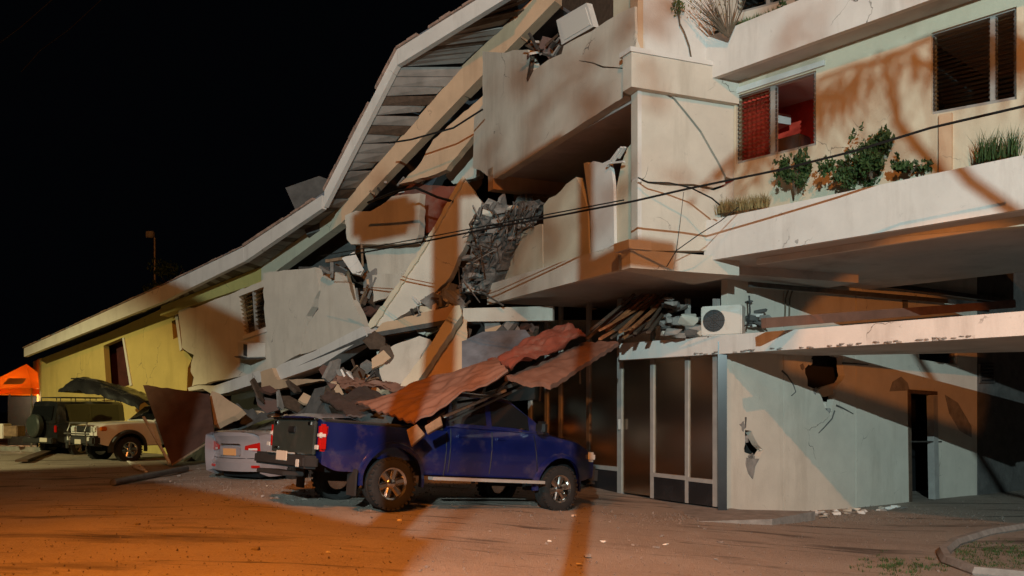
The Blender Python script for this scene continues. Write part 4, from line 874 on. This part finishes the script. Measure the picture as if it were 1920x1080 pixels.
def tree_far():
    p = P(325, 800, 38); t = thing('tree', 'dim tree crown rising behind the sagging roof', 'tree', (p.x, p.y, 0)); bm = B(); r = random.Random(4)
    tube(bm, [(p.x, p.y, 0), (p.x+.1, p.y, 4), (p.x, p.y, 7.2)], .16, 8, .05)
    for _ in range(12): a = Vector((p.x, p.y, r.uniform(5, 7))); tube(bm, [a, a+Vector((r.uniform(-1, 1), r.uniform(-1, 1), r.uniform(.4, 1.3)))], .04, 5, .01)
    link('trunk', bm, 'twig', t); bm = B()
    for _ in range(14): leaves(bm, (p.x+r.uniform(-1, 1), p.y+r.uniform(-1, 1), r.uniform(5.6, 8.2)), (.5, .5, .4), 130, .09, r)
    link('crown', bm, 'leaf', t)
tree_far()

# ------------------------------------------------------------------ vehicles (x forward, y left, z up, origin on the ground under the rear axle)
def interp(tab, x):
    if x <= tab[0][0]: return tab[0][1]
    for (a, va), (b, vb) in zip(tab, tab[1:]):
        if x <= b: t = (x-a)/(b-a); return va+(vb-va)*t
    return tab[-1][1]
class Car:
    def __init__(s, name, label, cat, loc, rot, spec):
        s.t = thing(name, label, cat, loc, rot=rot); s.__dict__.update(spec)
    def hw(s, x, z):
        e = s.W/2*(1-.10*smooth(s.xr+.45, s.xr, x)-.16*smooth(s.xf-.75, s.xf, x))
        zm = s.sill+(interp(s.belt, x)-s.sill)*.55; return e*(1-.07*((z-zm)/.45)**2)
    def rearx(s, y, z):
        k = min(1, abs(y)/(s.W/2*.9)); c = getattr(s, 'rcurve', .05)*k**2.2
        return s.xr+c+interp(getattr(s, 'rprof', [(0, 0)]), z)
    def low(s, x):
        z = s.sill
        if x < s.xr+.25: z += .10*(s.xr+.25-x)/.25
        if x > s.xf-.3: z += .08*(x-s.xf+.3)/.3
        for xc, rad, zc in s.arch:
            d = abs(x-xc)
            if d < rad: z = max(z, zc+math.sqrt(rad*rad-d*d))
        return z
    def body(s, m, name='body', bed=None):
        xs = set([s.xr+(s.xf-s.xr)*i/90 for i in range(91)])
        for xc, rad, zc in s.arch: xs |= {xc+rad*math.cos(math.pi*k/20) for k in range(21)}
        if bed: xs |= {bed[0], bed[0]+.01, bed[1], bed[1]-.01}
        xs = sorted(x for x in xs if s.xr <= x <= s.xf); n = 9; bm = B(); cols = []
        for x in xs:
            zl, zb = s.low(x), interp(s.belt, x); ring = []
            for i in range(n): z = zl+(zb-zl)*(i/(n-1)); ring.append((s.hw(x, z), z))
            h = ring[-1][0]
            if bed and bed[0]+.005 < x < bed[1]-.005: top = [(h-.05, zb+.004), (h-.07, zb-.45), (h*.5, zb-.46), (0, zb-.46)]
            else: top = [(h-.06, zb+.025), (h*.75, zb+.05), (h*.4, zb+.065), (0, zb+.07)]
            full = ring+top; row = [bm.verts.new((x, y, z)) for y, z in full]+[bm.verts.new((x, -y, z)) for y, z in full[-2::-1]]
            cols.append(row)
        for a, b in zip(cols, cols[1:]):
            for k in range(len(a)-1): bm.faces.new((a[k], a[k+1], b[k+1], b[k]))
        bm.faces.new(cols[-1])
        rows = []; c0 = cols[0]; N2 = len(c0)
        for i in range(n):
            l, r_ = c0[i], c0[N2-1-i]; rows.append([l]+[bm.verts.new((s.rearx(l.co.y*(1-k/4), l.co.z), l.co.y*(1-k/4), l.co.z)) for k in range(1, 8)]+[r_])
        for i in range(n):
            for v in (c0[i], c0[N2-1-i]): v.co.x = s.rearx(v.co.y, v.co.z)
        rows.append(c0[n-1:N2-n+1])
        for a, b in zip(rows[:-1], rows[1:-1]):
            for k in range(8): bm.faces.new((a[k], a[k+1], b[k+1], b[k]))
        a = rows[n-1]; b = rows[n]
        for v in b[1:-1]: v.co.x = s.rearx(v.co.y, v.co.z)
        for k in range(8):
            q = [a[k], a[k+1], b[k+1], b[k]]; q = [v for i, v in enumerate(q) if v not in q[:i]]
            if len(q) > 2: bm.faces.new(q)
        o = link(name, bm, m, s.t, smoothing=32)
        bm = B(); zc = max(a[2] for a in s.arch); box(bm, ((s.xr+s.xf)/2, 0, s.sill+.14), (s.xf-s.xr-.5, s.W-.75, .34)); link('underbody', bm, 'black', s.t)
        for xc, rad, zc in s.arch:
            for sd in (1, -1): bm = B(); box(bm, (xc, sd*(s.W/2-.36), zc+rad*.45), (rad*1.9, .10, rad*1.3)); link('wheel_well', bm, 'black', s.t)
        return o
    def zt(s, x): return interp(s.roof, x)
    def gside(s, x, u, out=0):
        zb = interp(s.belt, x)+.01; z = zb+(s.zt(x)-zb)*u; yb = s.hw(x, zb)-.05; yt = min(yb, s.rw); k = (z-zb)/max(.01, s.rmax-zb)
        return yb+(yt-yb)*k+out, z
    def cabin(s, m):
        xa, xb = s.roof[0][0], s.roof[-1][0]; xs = sorted(set([xa+(xb-xa)*i/46 for i in range(47)]+[p[0] for p in s.roof])); bm = B(); cols = []
        for x in xs:
            ring = [s.gside(x, u) for u in (0, .3, .6, .88)]; y, z = s.gside(x, 1); zt = s.zt(x); hh = zt-interp(s.belt, x)
            ring += [(y-.05*min(1, hh*3), zt-.015), (y*.8, zt+.01), (y*.4, zt+.03), (0, zt+.035)]
            cols.append([bm.verts.new((x, yy, zz)) for yy, zz in ring]+[bm.verts.new((x, -yy, zz)) for yy, zz in ring[-2::-1]])
        for a, b in zip(cols, cols[1:]):
            for k in range(len(a)-1): bm.faces.new((a[k], a[k+1], b[k+1], b[k]))
        for c in (cols[0], cols[-1]): bm.faces.new(c)
        return link('cabin', bm, m, s.t, smoothing=30)
    def side_window(s, sd, x0, x1, u0=.12, u1=.84, n=10):
        bm = B(); g = []
        for i in range(n+1):
            x = x0+(x1-x0)*i/n; g.append([bm.verts.new((x, sd*(s.gside(x, u)[0]+.006), s.gside(x, u)[1])) for u in (u0, (u0+u1)/2, u1)])
        for a, b in zip(g, g[1:]):
            for k in range(2): bm.faces.new((a[k], b[k], b[k+1], a[k+1]))
        return link('window', bm, 'car_glass', s.t, smoothing=40)
    def end_window(s, x0, x1, name='windscreen'):
        bm = B(); g = []
        for i in range(9):
            x = x0+(x1-x0)*i/8; y = s.gside(x, 1)[0]-.10; z = s.zt(x)
            g.append([bm.verts.new((x, y*k, z+.012+.028*(1-abs(k))+.012)) for k in (-1, -.5, 0, .5, 1)])
        for a, b in zip(g, g[1:]):
            for k in range(4): bm.faces.new((a[k], a[k+1], b[k+1], b[k]))
        return link(name, bm, 'car_glass', s.t, smoothing=40)
    def seam(s, sd, x, z0, z1, tilt=0):
        bm = B(); pts = []
        for i in range(7):
            z = z0+(z1-z0)*i/6; xx = x+tilt*i/6; pts.append((xx, sd*(s.hw(xx, z)+.0005), z))
        tube(bm, pts, .009, 4); link('door_gap', bm, 'black', s.t)
    def wheel(s, x, sd, r, wd, rim_m='chrome', spokes=6, rim_r=None, y=None):
        rim_r = rim_r or r*.60; yc = y if y is not None else s.W/2-wd/2+.03
        wob = bpy.data.objects.new('wheel', None); COL.objects.link(wob); wob.parent = s.t; wob.location = (x, sd*yc, r); ORIG[wob.name] = None
        if sd > 0: wob.rotation_euler = (0, 0, math.pi)
        h = wd/2; bm = B()
        lathe(bm, [(rim_r, -h*.78), (rim_r+.012, -h*.92), (r*.83, -h), (r*.95, -h*.9), (r, -h*.72), (r, -h*.30), (r*.985, -h*.28), (r*.985, -h*.2), (r, -h*.18), (r, h*.18), (r*.985, h*.2), (r*.985, h*.28), (r, h*.3), (r, h*.72), (r*.95, h*.9), (r*.83, h), (rim_r, h*.78)], 40, closed=True)
        link('tyre', bm, 'rubber', wob, smoothing=35)
        bm = B()
        for k in range(30):                                     # shoulder tread blocks
            a = 2*math.pi*k/30; e = Euler((0, -a, 0)); box(bm, (r*.985*math.cos(a), -h*.84, r*.985*math.sin(a)), (.03, h*.3, r*.12), e)
        tag(link('tread', bm, 'rubber', wob), kind='stuff')
        bm = B(); lathe(bm, [(rim_r*.98, -h*.86), (rim_r*1.03, -h*.90), (rim_r*1.03, -h*.80), (rim_r*.92, -h*.72), (rim_r*.88, h*.2), (.0001, h*.2)], 36)
        link('rim', bm, rim_m, wob, smoothing=35)
        bm = B()
        for k in range(spokes):
            a = 2*math.pi*(k+.25)/spokes; d = Vector((math.cos(a), 0, math.sin(a))); q = Vector((-d.z, 0, d.x)); rin_, ro = .05, rim_r*.95; vs = []
            for rr, ww, yy in ((rin_, rim_r*.20, -h*.66), (ro, rim_r*.26, -h*.70)):
                vs.append([bm.verts.new(d*rr+q*ww*e+Vector((0, yy+f*.05, 0))) for e, f in ((-1, .35), (-.45, 0), (.45, 0), (1, .35), (1, 1), (-1, 1))])
            for i in range(6): bm.faces.new((vs[0][i], vs[0][(i+1) % 6], vs[1][(i+1) % 6], vs[1][i]))
            bm.faces.new(vs[0]); bm.faces.new(vs[1][::-1])
        link('spokes', bm, rim_m, wob)
        bm = B(); lathe(bm, [(.0001, -h*.80), (.05, -h*.78), (.07, -h*.66), (.075, -h*.3)], 18); link('hub_cap', bm, rim_m, wob, smoothing=40)
    def flare(s, xc, rad, zc, sd, m, wd=.05, hgt=.07):
        bm = B(); rows = []
        for k in range(25):
            a = math.pi*k/24*1.10-.05*math.pi; x = xc+rad*math.cos(a); row = []
            for rr, o in ((rad-.006, -.02), (rad-.006, wd), (rad+hgt*.6, wd*.9), (rad+hgt, .0), (rad+hgt, -.03)):
                X = xc+rr*math.cos(a); Z = zc+rr*math.sin(a); row.append(bm.verts.new((X, sd*(s.hw(X, max(s.sill, Z))+o), Z)))
            rows.append(row)
        for a, b in zip(rows, rows[1:]):
            for k in range(4): bm.faces.new((a[k], a[k+1], b[k+1], b[k]))
        bm.faces.new(rows[0]); bm.faces.new(rows[-1])
        link('fender_flare', bm, m, s.t, smoothing=40)
    def block(s, name, c, sz, m, bev=.015, rot=None, parent=None):
        bm = B(); box(bm, c, sz, rot, bev); return link(name, bm, m, parent or s.t, smoothing=30)

def place(xpx, Y, zdrop=0):
    X = (xpx-960)/F*Y; return Vector((X, Y, G(X, Y)-zdrop))
# ---- blue pickup
th = math.atan2(.619, .784); left = Vector((-math.sin(th), math.cos(th), 0)); rw = Vector((-1.735, 11.8, 0))
o = rw+left*.77; o.z = P(725, 955, 11.8).z; zf = P(1040, 958, 13.7).z
pk = Car('pickup_truck', 'blue double-cab pickup with chrome spoked wheels, pinned under the fallen roof', 'pickup', o, (0, math.asin((o.z-zf)/3.08), th),
   dict(W=1.74, xr=-1.08, xf=3.98, sill=.50, belt=[(-1.1, 1.14), (.86, 1.14), (.9, 1.19), (2.55, 1.20), (2.9, 1.18), (3.5, 1.10), (3.85, .97), (4.0, .84)], arch=[(0, .47, .40), (3.085, .46, .40)], roof=[(.88, 1.27), (1.02, 1.70), (1.2, 1.74), (1.9, 1.75), (2.15, 1.72), (2.86, 1.24)], rw=.64, rmax=1.75))
pk.body('blue_paint', bed=(-1.0, .86)); pk.cabin('blue_paint')
for sd in (-1, 1):
    pk.wheel(0, sd, .36, .27); pk.wheel(3.085, sd, .36, .27)
    pk.flare(0, .47, .40, sd, 'blue_paint'); pk.flare(3.085, .46, .40, sd, 'blue_paint')
    pk.side_window(sd, 1.02, 1.62); pk.side_window(sd, 1.72, 2.45)
    for x, tl in ((.93, 0), (1.68, 0), (2.62, -.12)): pk.seam(sd, x+.0, .55, 1.18, tl)
    pk.seam(sd, .86, .5, 1.13)
    for x in (1.12, 1.84): pk.block('door_handle', (x, sd*(pk.hw(x, 1.08)+.02), 1.08), (.16, .03, .035), 'blue_paint', .01)
    pk.block('mirror', (2.50, sd*1.02, 1.30), (.12, .22, .20), 'black_paint', .04)
    bm = B(); bar(bm, (.55, sd*.98, .46), (2.62, sd*.98, .46), .13, .045); link('side_step', bm, 'alu', pk.t)
    pk.block('tail_light', (-1.035, sd*.775, .93), (.12, .09, .36), 'red_lens', .03); pk.block('tail_light_lens', (-1.055, sd*.785, .96), (.10, .09, .07), 'clear_lens', .015)
    pk.block('tail_light_lens', (-1.122, sd*.79, .80), (.02, .10, .06), 'clear_lens', .006)
    pk.block('mud_flap', (-.58, sd*.80, .36), (.03, .24, .36), 'trim', .005)
    pk.block('headlight', (3.84, sd*.62, .90), (.2, .34, .16), 'clear_lens', .04)
    bm = B(); tube(bm, [(-.98, sd*(pk.hw(-1.1, 1.14)-.025), 1.165), (.8, sd*(pk.hw(.8, 1.14)-.025), 1.165)], .022, 6); link('bed_rail', bm, 'trim', pk.t)
pk.end_window(2.2, 2.8); 
pk.block('tailgate', (-1.095, 0, .92), (.05, 1.36, .46), 'green_grey_paint', .015)
pk.block('tailgate_cap', (-1.095, 0, 1.17), (.07, 1.36, .03), 'chrome', .01)
pk.block('tailgate_handle', (-1.128, 0, 1.02), (.03, .22, .09), 'black_paint', .012)
for y in (-.55, .55): pk.block('latch', (-1.126, y, 1.11), (.02, .10, .05), 'chrome', .008)
pk.block('tailgate_badge', (-1.125, .50, .76), (.012, .16, .03), 'chrome', .004)
pk.block('rear_bumper', (-1.200, 0, .60), (.22, 1.66, .17), 'trim', .03)
pk.block('bumper_step', (-1.220, .1, .695), (.20, .5, .02), 'alu', .006)
pk.block('licence_plate', (-1.316, -.15, .66), (.012, .34, .13), 'plate', .004)
pk.block('reflector', (-1.315, -.66, .58), (.012, .09, .10), 'clear_lens', .004)
pk.block('tow_bar', (-1.260, 0, .43), (.3, .9, .06), 'trim', .01)
pk.block('front_bumper', (3.96, 0, .60), (.20, 1.55, .30), 'trim', .06)
# ---- silver sedan
th2 = R(57); f2 = Vector((math.cos(th2), math.sin(th2), 0)); l2 = Vector((-math.sin(th2), math.cos(th2), 0))
rc = place(492, 15.6); o = rc+l2*.88+f2*.98; o.z = .03
sd_ = Car('sedan', 'silver sedan seen from behind, crushed under debris beside the blue pickup', 'car', o, (0, R(-1.5), th2),
   dict(W=1.76, rcurve=.26, rprof=[(.3, .03), (.36, -.03), (.55, -.06), (.60, .0), (.85, .03), (.95, .02), (1.03, -.035), (1.1, 0)], xr=-.98, xf=3.5, sill=.26, belt=[(-1.0, 1.02), (-.8, 1.05), (.3, 1.02), (2.2, .96), (2.9, .90), (3.4, .70)], arch=[(0, .36, .30), (2.6, .36, .30)], roof=[(-.28, 1.03), (.45, 1.30), (.9, 1.36), (1.6, 1.34), (2.4, .97)], rw=.56, rmax=1.36))
sd_.body('silver_paint'); sd_.cabin('silver_paint'); sd_.end_window(-.2, .48, 'rear_window'); sd_.end_window(1.7, 2.3)
for s_ in (-1, 1):
    sd_.wheel(0, s_, .31, .20); sd_.wheel(2.6, s_, .31, .20); sd_.side_window(s_, .5, 1.1); sd_.side_window(s_, 1.15, 1.8)
    bm = B(); g = []
    for k in range(13):
        u = k/12; hh = .035+.05*min(1, u*2.2)*(1 if u < .8 else 1-.6*(u-.8)/.2); zc = .80+.03*u
        if u < .62: y = .36+(.74-.36)*u/.62; pt = [(sd_.rearx(y, z)-.016, s_*y, z) for z in (zc-hh, zc, zc+hh)]
        else: x = -.74+.34*(u-.62)/.38; pt = [(x, s_*(sd_.hw(x, z)+.012), z) for z in (zc-hh, zc, zc+hh)]
        g.append([bm.verts.new(p) for p in pt])
    for a, b in zip(g, g[1:]):
        for k in range(2): bm.faces.new((a[k], a[k+1], b[k+1], b[k]))
    link('tail_light', bm, 'red_lens', sd_.t, smoothing=50)
    bm = B(); g = [[bm.verts.new((sd_.rearx(y, z)-.020, s_*y, z)) for z in (.755, .79)] for y in (.44, .52, .60)]
    for a, b in zip(g, g[1:]): bm.faces.new((a[0], a[1], b[1], b[0]))
    link('tail_light_lens', bm, 'clear_lens', sd_.t)
    sd_.block('reflector', (sd_.rearx(.6, .45)-.01, s_*.60, .45), (.03, .18, .05), 'red_lens', .01, Euler((0, 0, s_*-.35)))
sd_.block('licence_plate', (-.988, 0, .72), (.014, .36, .13), 'plate_orange', .004)
sd_.block('plate_recess', (-.978, 0, .735), (.014, .56, .17), 'silver_paint', .01)
sd_.block('trunk_trim', (-.97, 0, .865), (.02, .56, .022), 'chrome', .006)
bm = B(); tube(bm, [(sd_.rearx(y, .60)-.004, y, .60) for y in (-.7, -.5, -.25, 0, .25, .5, .7)], .008, 4); link('trunk_gap', bm, 'black', sd_.t)
# ---- black four-wheel drive with spare wheel
th3 = R(58); f3 = Vector((math.cos(th3), math.sin(th3), 0)); l3 = Vector((-math.sin(th3), math.cos(th3), 0))
rc = place(108, 27.0); o = rc+l3*.9+f3*.8; o.z = G(o.x, o.y)-.08
bk_ = Car('suv', 'black four-wheel drive with a spare wheel on its back door, beside the tent', 'car', o, (0, 0, th3),
   dict(W=1.80, xr=-.80, xf=3.4, sill=.46, belt=[(-.85, 1.08), (2.2, 1.06), (3.0, 1.0), (3.4, .85)], arch=[(0, .44, .38), (2.6, .44, .38)], roof=[(-.80, 1.09), (-.68, 1.78), (.5, 1.82), (1.5, 1.80), (2.3, 1.08)], rw=.68, rmax=1.82))
bk_.body('black_paint'); bk_.cabin('black_paint'); bk_.end_window(1.6, 2.25)
for s_ in (-1, 1):
    bk_.wheel(0, s_, .37, .26, 'steel'); bk_.wheel(2.6, s_, .37, .26, 'steel'); bk_.side_window(s_, -.45, .35); bk_.side_window(s_, .42, 1.4); bk_.flare(0, .44, .38, s_, 'trim'); bk_.flare(2.6, .44, .38, s_, 'trim')
    bk_.block('tail_light', (-.81, s_*.80, .92), (.05, .10, .22), 'red_lens', .015)
    bm = B(); tube(bm, [(-.5, s_*.55, 1.93), (1.4, s_*.55, 1.93)], .02, 6); link('roof_rail', bm, 'trim', bk_.t)
for x in (-.5, 0, .5, 1.0, 1.4):
    bm = B(); tube(bm, [(x, -.55, 1.93), (x, .55, 1.93)], .016, 6); tube(bm, [(x, -.55, 1.80), (x, -.55, 1.93)], .016, 6); tube(bm, [(x, .55, 1.80), (x, .55, 1.93)], .016, 6); link('roof_rack', bm, 'trim', bk_.t)
bk_.block('rear_window', (-.765, 0, 1.42), (.03, 1.15, .46), 'car_glass', .01, Euler((0, R(9.5), 0)))
bk_.block('rear_bumper', (-.88, 0, .55), (.18, 1.7, .18), 'trim', .03)
bk_.block('licence_plate', (-.975, -.4, .57), (.012, .42, .13), 'plate', .004)
bm = B(); lathe(bm, [(.0001, -.10), (.2, -.11), (.33, -.10), (.37, -.06), (.37, .08), (.30, .12), (.0001, .12)], 32); bmesh.ops.rotate(bm, verts=bm.verts, cent=(0, 0, 0), matrix=Matrix.Rotation(R(-90), 3, 'Z'))
bmesh.ops.translate(bm, verts=bm.verts, vec=(-.97, .10, 1.02)); link('spare_wheel', bm, 'green_grey_paint', bk_.t, smoothing=40)
# ---- white four-wheel drive facing left
th4 = R(232); f4 = Vector((math.cos(th4), math.sin(th4), 0)); l4 = Vector((-math.sin(th4), math.cos(th4), 0))
wc = place(240, 24.0); o = wc-l4*.80-f4*2.5; o.z = G(wc.x, wc.y)-.04
wh = Car('suv', 'white four-wheel drive facing left, half hidden by a bent brown sheet', 'car', o, (0, 0, th4),
   dict(W=1.78, xr=-.9, xf=3.35, sill=.48, belt=[(-.9, 1.12), (1.8, 1.10), (2.4, 1.10), (3.1, 1.06), (3.35, .98)], arch=[(0, .45, .38), (2.5, .45, .38)], roof=[(-.85, 1.13), (-.7, 1.60), (.8, 1.64), (1.2, 1.6), (1.75, 1.12)], rw=.66, rmax=1.64))
wh.body('white_paint'); wh.cabin('white_paint'); wh.end_window(1.25, 1.7)
for s_ in (-1, 1):
    wh.wheel(0, s_, .36, .26, 'chrome'); wh.wheel(2.5, s_, .36, .26, 'chrome'); wh.flare(0, .45, .38, s_, 'trim', .07, .10); wh.flare(2.5, .45, .38, s_, 'trim', .07, .10); wh.side_window(s_, -.4, .35); wh.side_window(s_, .42, 1.3)
    wh.block('headlight', (3.32, s_*.58, .94), (.12, .30, .18), 'clear_lens', .03)
    wh.block('indicator', (3.18, s_*(wh.hw(3.1, .95)+.0), .96), (.18, .06, .12), 'amber_lens', .02)
    wh.block('fog_light', (3.50, s_*.55, .68), (.04, .22, .14), 'clear_lens', .02)
wh.block('grille', (3.345, 0, .94), (.04, .80, .18), 'trim', .01)
for k in range(4): wh.block('grille_slat', (3.37, 0, .88+k*.04), (.015, .78, .016), 'chrome', .004)
wh.block('front_bumper', (3.40, 0, .64), (.22, 1.70, .26), 'trim', .05)
wh.block('licence_plate', (3.518, 0, .60), (.012, .36, .13), 'plate', .004)
bm = B()
for y in (-.5, .5): tube(bm, [(3.5, y, .5), (3.56, y, .9), (3.50, y, 1.12)], .025, 6)
tube(bm, [(3.50, -.5, 1.12), (3.50, .5, 1.12)], .025, 6); tube(bm, [(3.55, -.72, .82), (3.56, .72, .82)], .025, 6); link('bull_bar', bm, 'steel', wh.t)

# ------------------------------------------------------------------ behind the camera: poles, trees and added light blockers whose shadows fall on the facade and forecourt
def toward(x, y, Y, yb):
    """point on the line from the cool lamp to the place seen at pixel x, y and depth Y, where it passes depth yb"""
    p = P(x, y, Y); return LA.lerp(p, (yb-LA.y)/(p.y-LA.y))
for x, y, rr, hh, lab in ((-.55, -3, .065, 7.28, 'slim street pole whose shadow crosses the forecourt to the block corner'), (-1.60, -3, .13, 7.42, 'thick utility pole whose shadow climbs the leaning wall slab')):
    t = thing('utility_pole', lab, 'pole', (x, y, 0)); bm = B(); tube(bm, [(x, y, -.1), (x, y, hh)], rr, 12, rr*.8); link('post', bm, 'concrete', t, smoothing=40)
    if rr < .1:
        for px, py, Y, wd, hg in ((1172, 482, 14.2, .62, .20), (960, 356, 19, .78, .13)):
            q = toward(px, py, Y, -3); bm = B(); box(bm, (q.x, -3.09, q.z), (wd, .08, hg)); link('shade_bar', bm, 'wood', t)  # bars added only to shade the slab nose and slab end
    else:
        q = toward(722, 418, 21, -3); bm = B(); box(bm, (q.x, -3, q.z), (.52, .36, .30), None, .06); link('shade_box', bm, 'steel', t)  # box added only to shade the middle wall panel
def palm(x, y, z, label, seed, nf=9, fl=1.5, bx=None):
    t = thing('palm_tree', label, 'tree', (x, y, 0)); r = random.Random(seed); bm = B()
    tube(bm, [(bx.x+2.3, y, 0), (bx.x+2.1, y, 3.5), (bx.x+1.2, y, 5.0), tuple(bx), (x+.06, y, z*.95), (x, y, z)], .042, 10, .022); link('trunk', bm, 'twig', t)
    for k in range(nf):
        a = 2*math.pi*k/nf+r.uniform(-.3, .3); d = Vector((math.cos(a), math.sin(a), 0)); L = fl*r.uniform(.8, 1.1); bm = B(); pts = []
        for i in range(11): u = i/10; pts.append(Vector((x, y, z))+d*L*u+Vector((0, 0, L*(.45*u-.95*u*u))))
        tube(bm, pts, .012, 4, .004); s_ = Vector((-d.y, d.x, 0))
        for i in range(1, 11):
            p = pts[i]; ln = .50*math.sin(math.pi*min(.95, i/11+.08))
            for sg in (-1, 1):
                tip = p+s_*sg*ln*.55+d*ln*.45-Vector((0, 0, ln*.75)); w_ = d*.022; md = p.lerp(tip, .5)
                bm.faces.new([bm.verts.new(p), bm.verts.new(md+w_), bm.verts.new(tip), bm.verts.new(md-w_)])
        link('frond', bm, 'leaf', t)
q = toward(1660, 120, 12.6, -3.5); palm(q.x, q.y, q.z, 'small palm whose frond shadows fall between the two upper windows', 3, 11, 1.15, toward(1815, 345, 11.3, -3.5))
q = toward(1000, 245, 17, -9); t = thing('tree', 'thin tree whose leaf shadows dapple the parapet wall', 'tree', (q.x, q.y, 0)); bm = B(); r = random.Random(6)
tube(bm, [(q.x-.3, q.y, 0), (q.x-.3, q.y, 5), tuple(q)], .03, 8, .008)
for _ in range(9): tube(bm, [q-Vector((.15, 0, r.uniform(.3, .8))), q+Vector((r.uniform(-.45, .6), r.uniform(-.2, .2), r.uniform(-.4, .3)))], .006, 4, .003)
link('trunk', bm, 'twig', t); bm = B()
for _ in range(44): leaves(bm, q+Vector((r.uniform(-.55, 1.1), r.uniform(-.2, .2), r.uniform(-.42, .30))), (.07, .06, .07), 9, .034, r)
link('crown', bm, 'leaf', t)
t = thing('shade_house', 'small house with a low side roof, added unseen so its shadow covers the left of the forecourt', 'shade_house', (-5, -6, 0))  # unseen building shape added to block the cool light on the left
def gable(prof, y0, y1, name, m): bm = B(); solid(bm, [[Vector((x, y1, z)) for x, z in prof]], (0, 1, 0), y1-y0); link(name, bm, m, t)
gable([(-3.2, 0), (-1.6, 0), (-1.6, 4.9), (-3.2, 5.5)], -8, -5.5, 'wall', 'plaster'); gable([(-3.19, 5.51), (-1.4, 4.84), (-1.4, 4.94), (-3.19, 5.61)], -8.2, -5.3, 'roof', 'grey_sheet')
gable([(-9, 0), (-3.21, 0), (-3.21, 6.95), (-5.4, 8.2), (-9, 7.0)], -8, -5.5, 'wall', 'plaster'); gable([(-9.2, 6.96), (-5.4, 8.22), (-2.9, 6.80), (-2.9, 6.90), (-5.4, 8.34), (-9.2, 7.08)], -8.2, -5.3, 'roof', 'grey_sheet')

t = thing('shade_board', 'unseen board on two posts, added so its edge shadow divides orange from teal on the ground-floor wall', 'shade_board', (-.7, -9.5, 0)); bm = B()  # board added to cut off the low sodium cone
ln = lambda x: 2.918-(x+.82)*.25
solid(bm, [[Vector((x, -9.5, z)) for x, z in ((-1.9, 1.6), (.5, 1.6), (.5, ln(.5)), (-1.9, ln(-1.9)))]], (0, 1, 0), .04); link('board', bm, 'wood', t)
for x in (-1.6, .2): bm = B(); bar(bm, (x, -9.56, 0), (x, -9.56, 2.4), .06); link('post', bm, 'wood_dark', t)
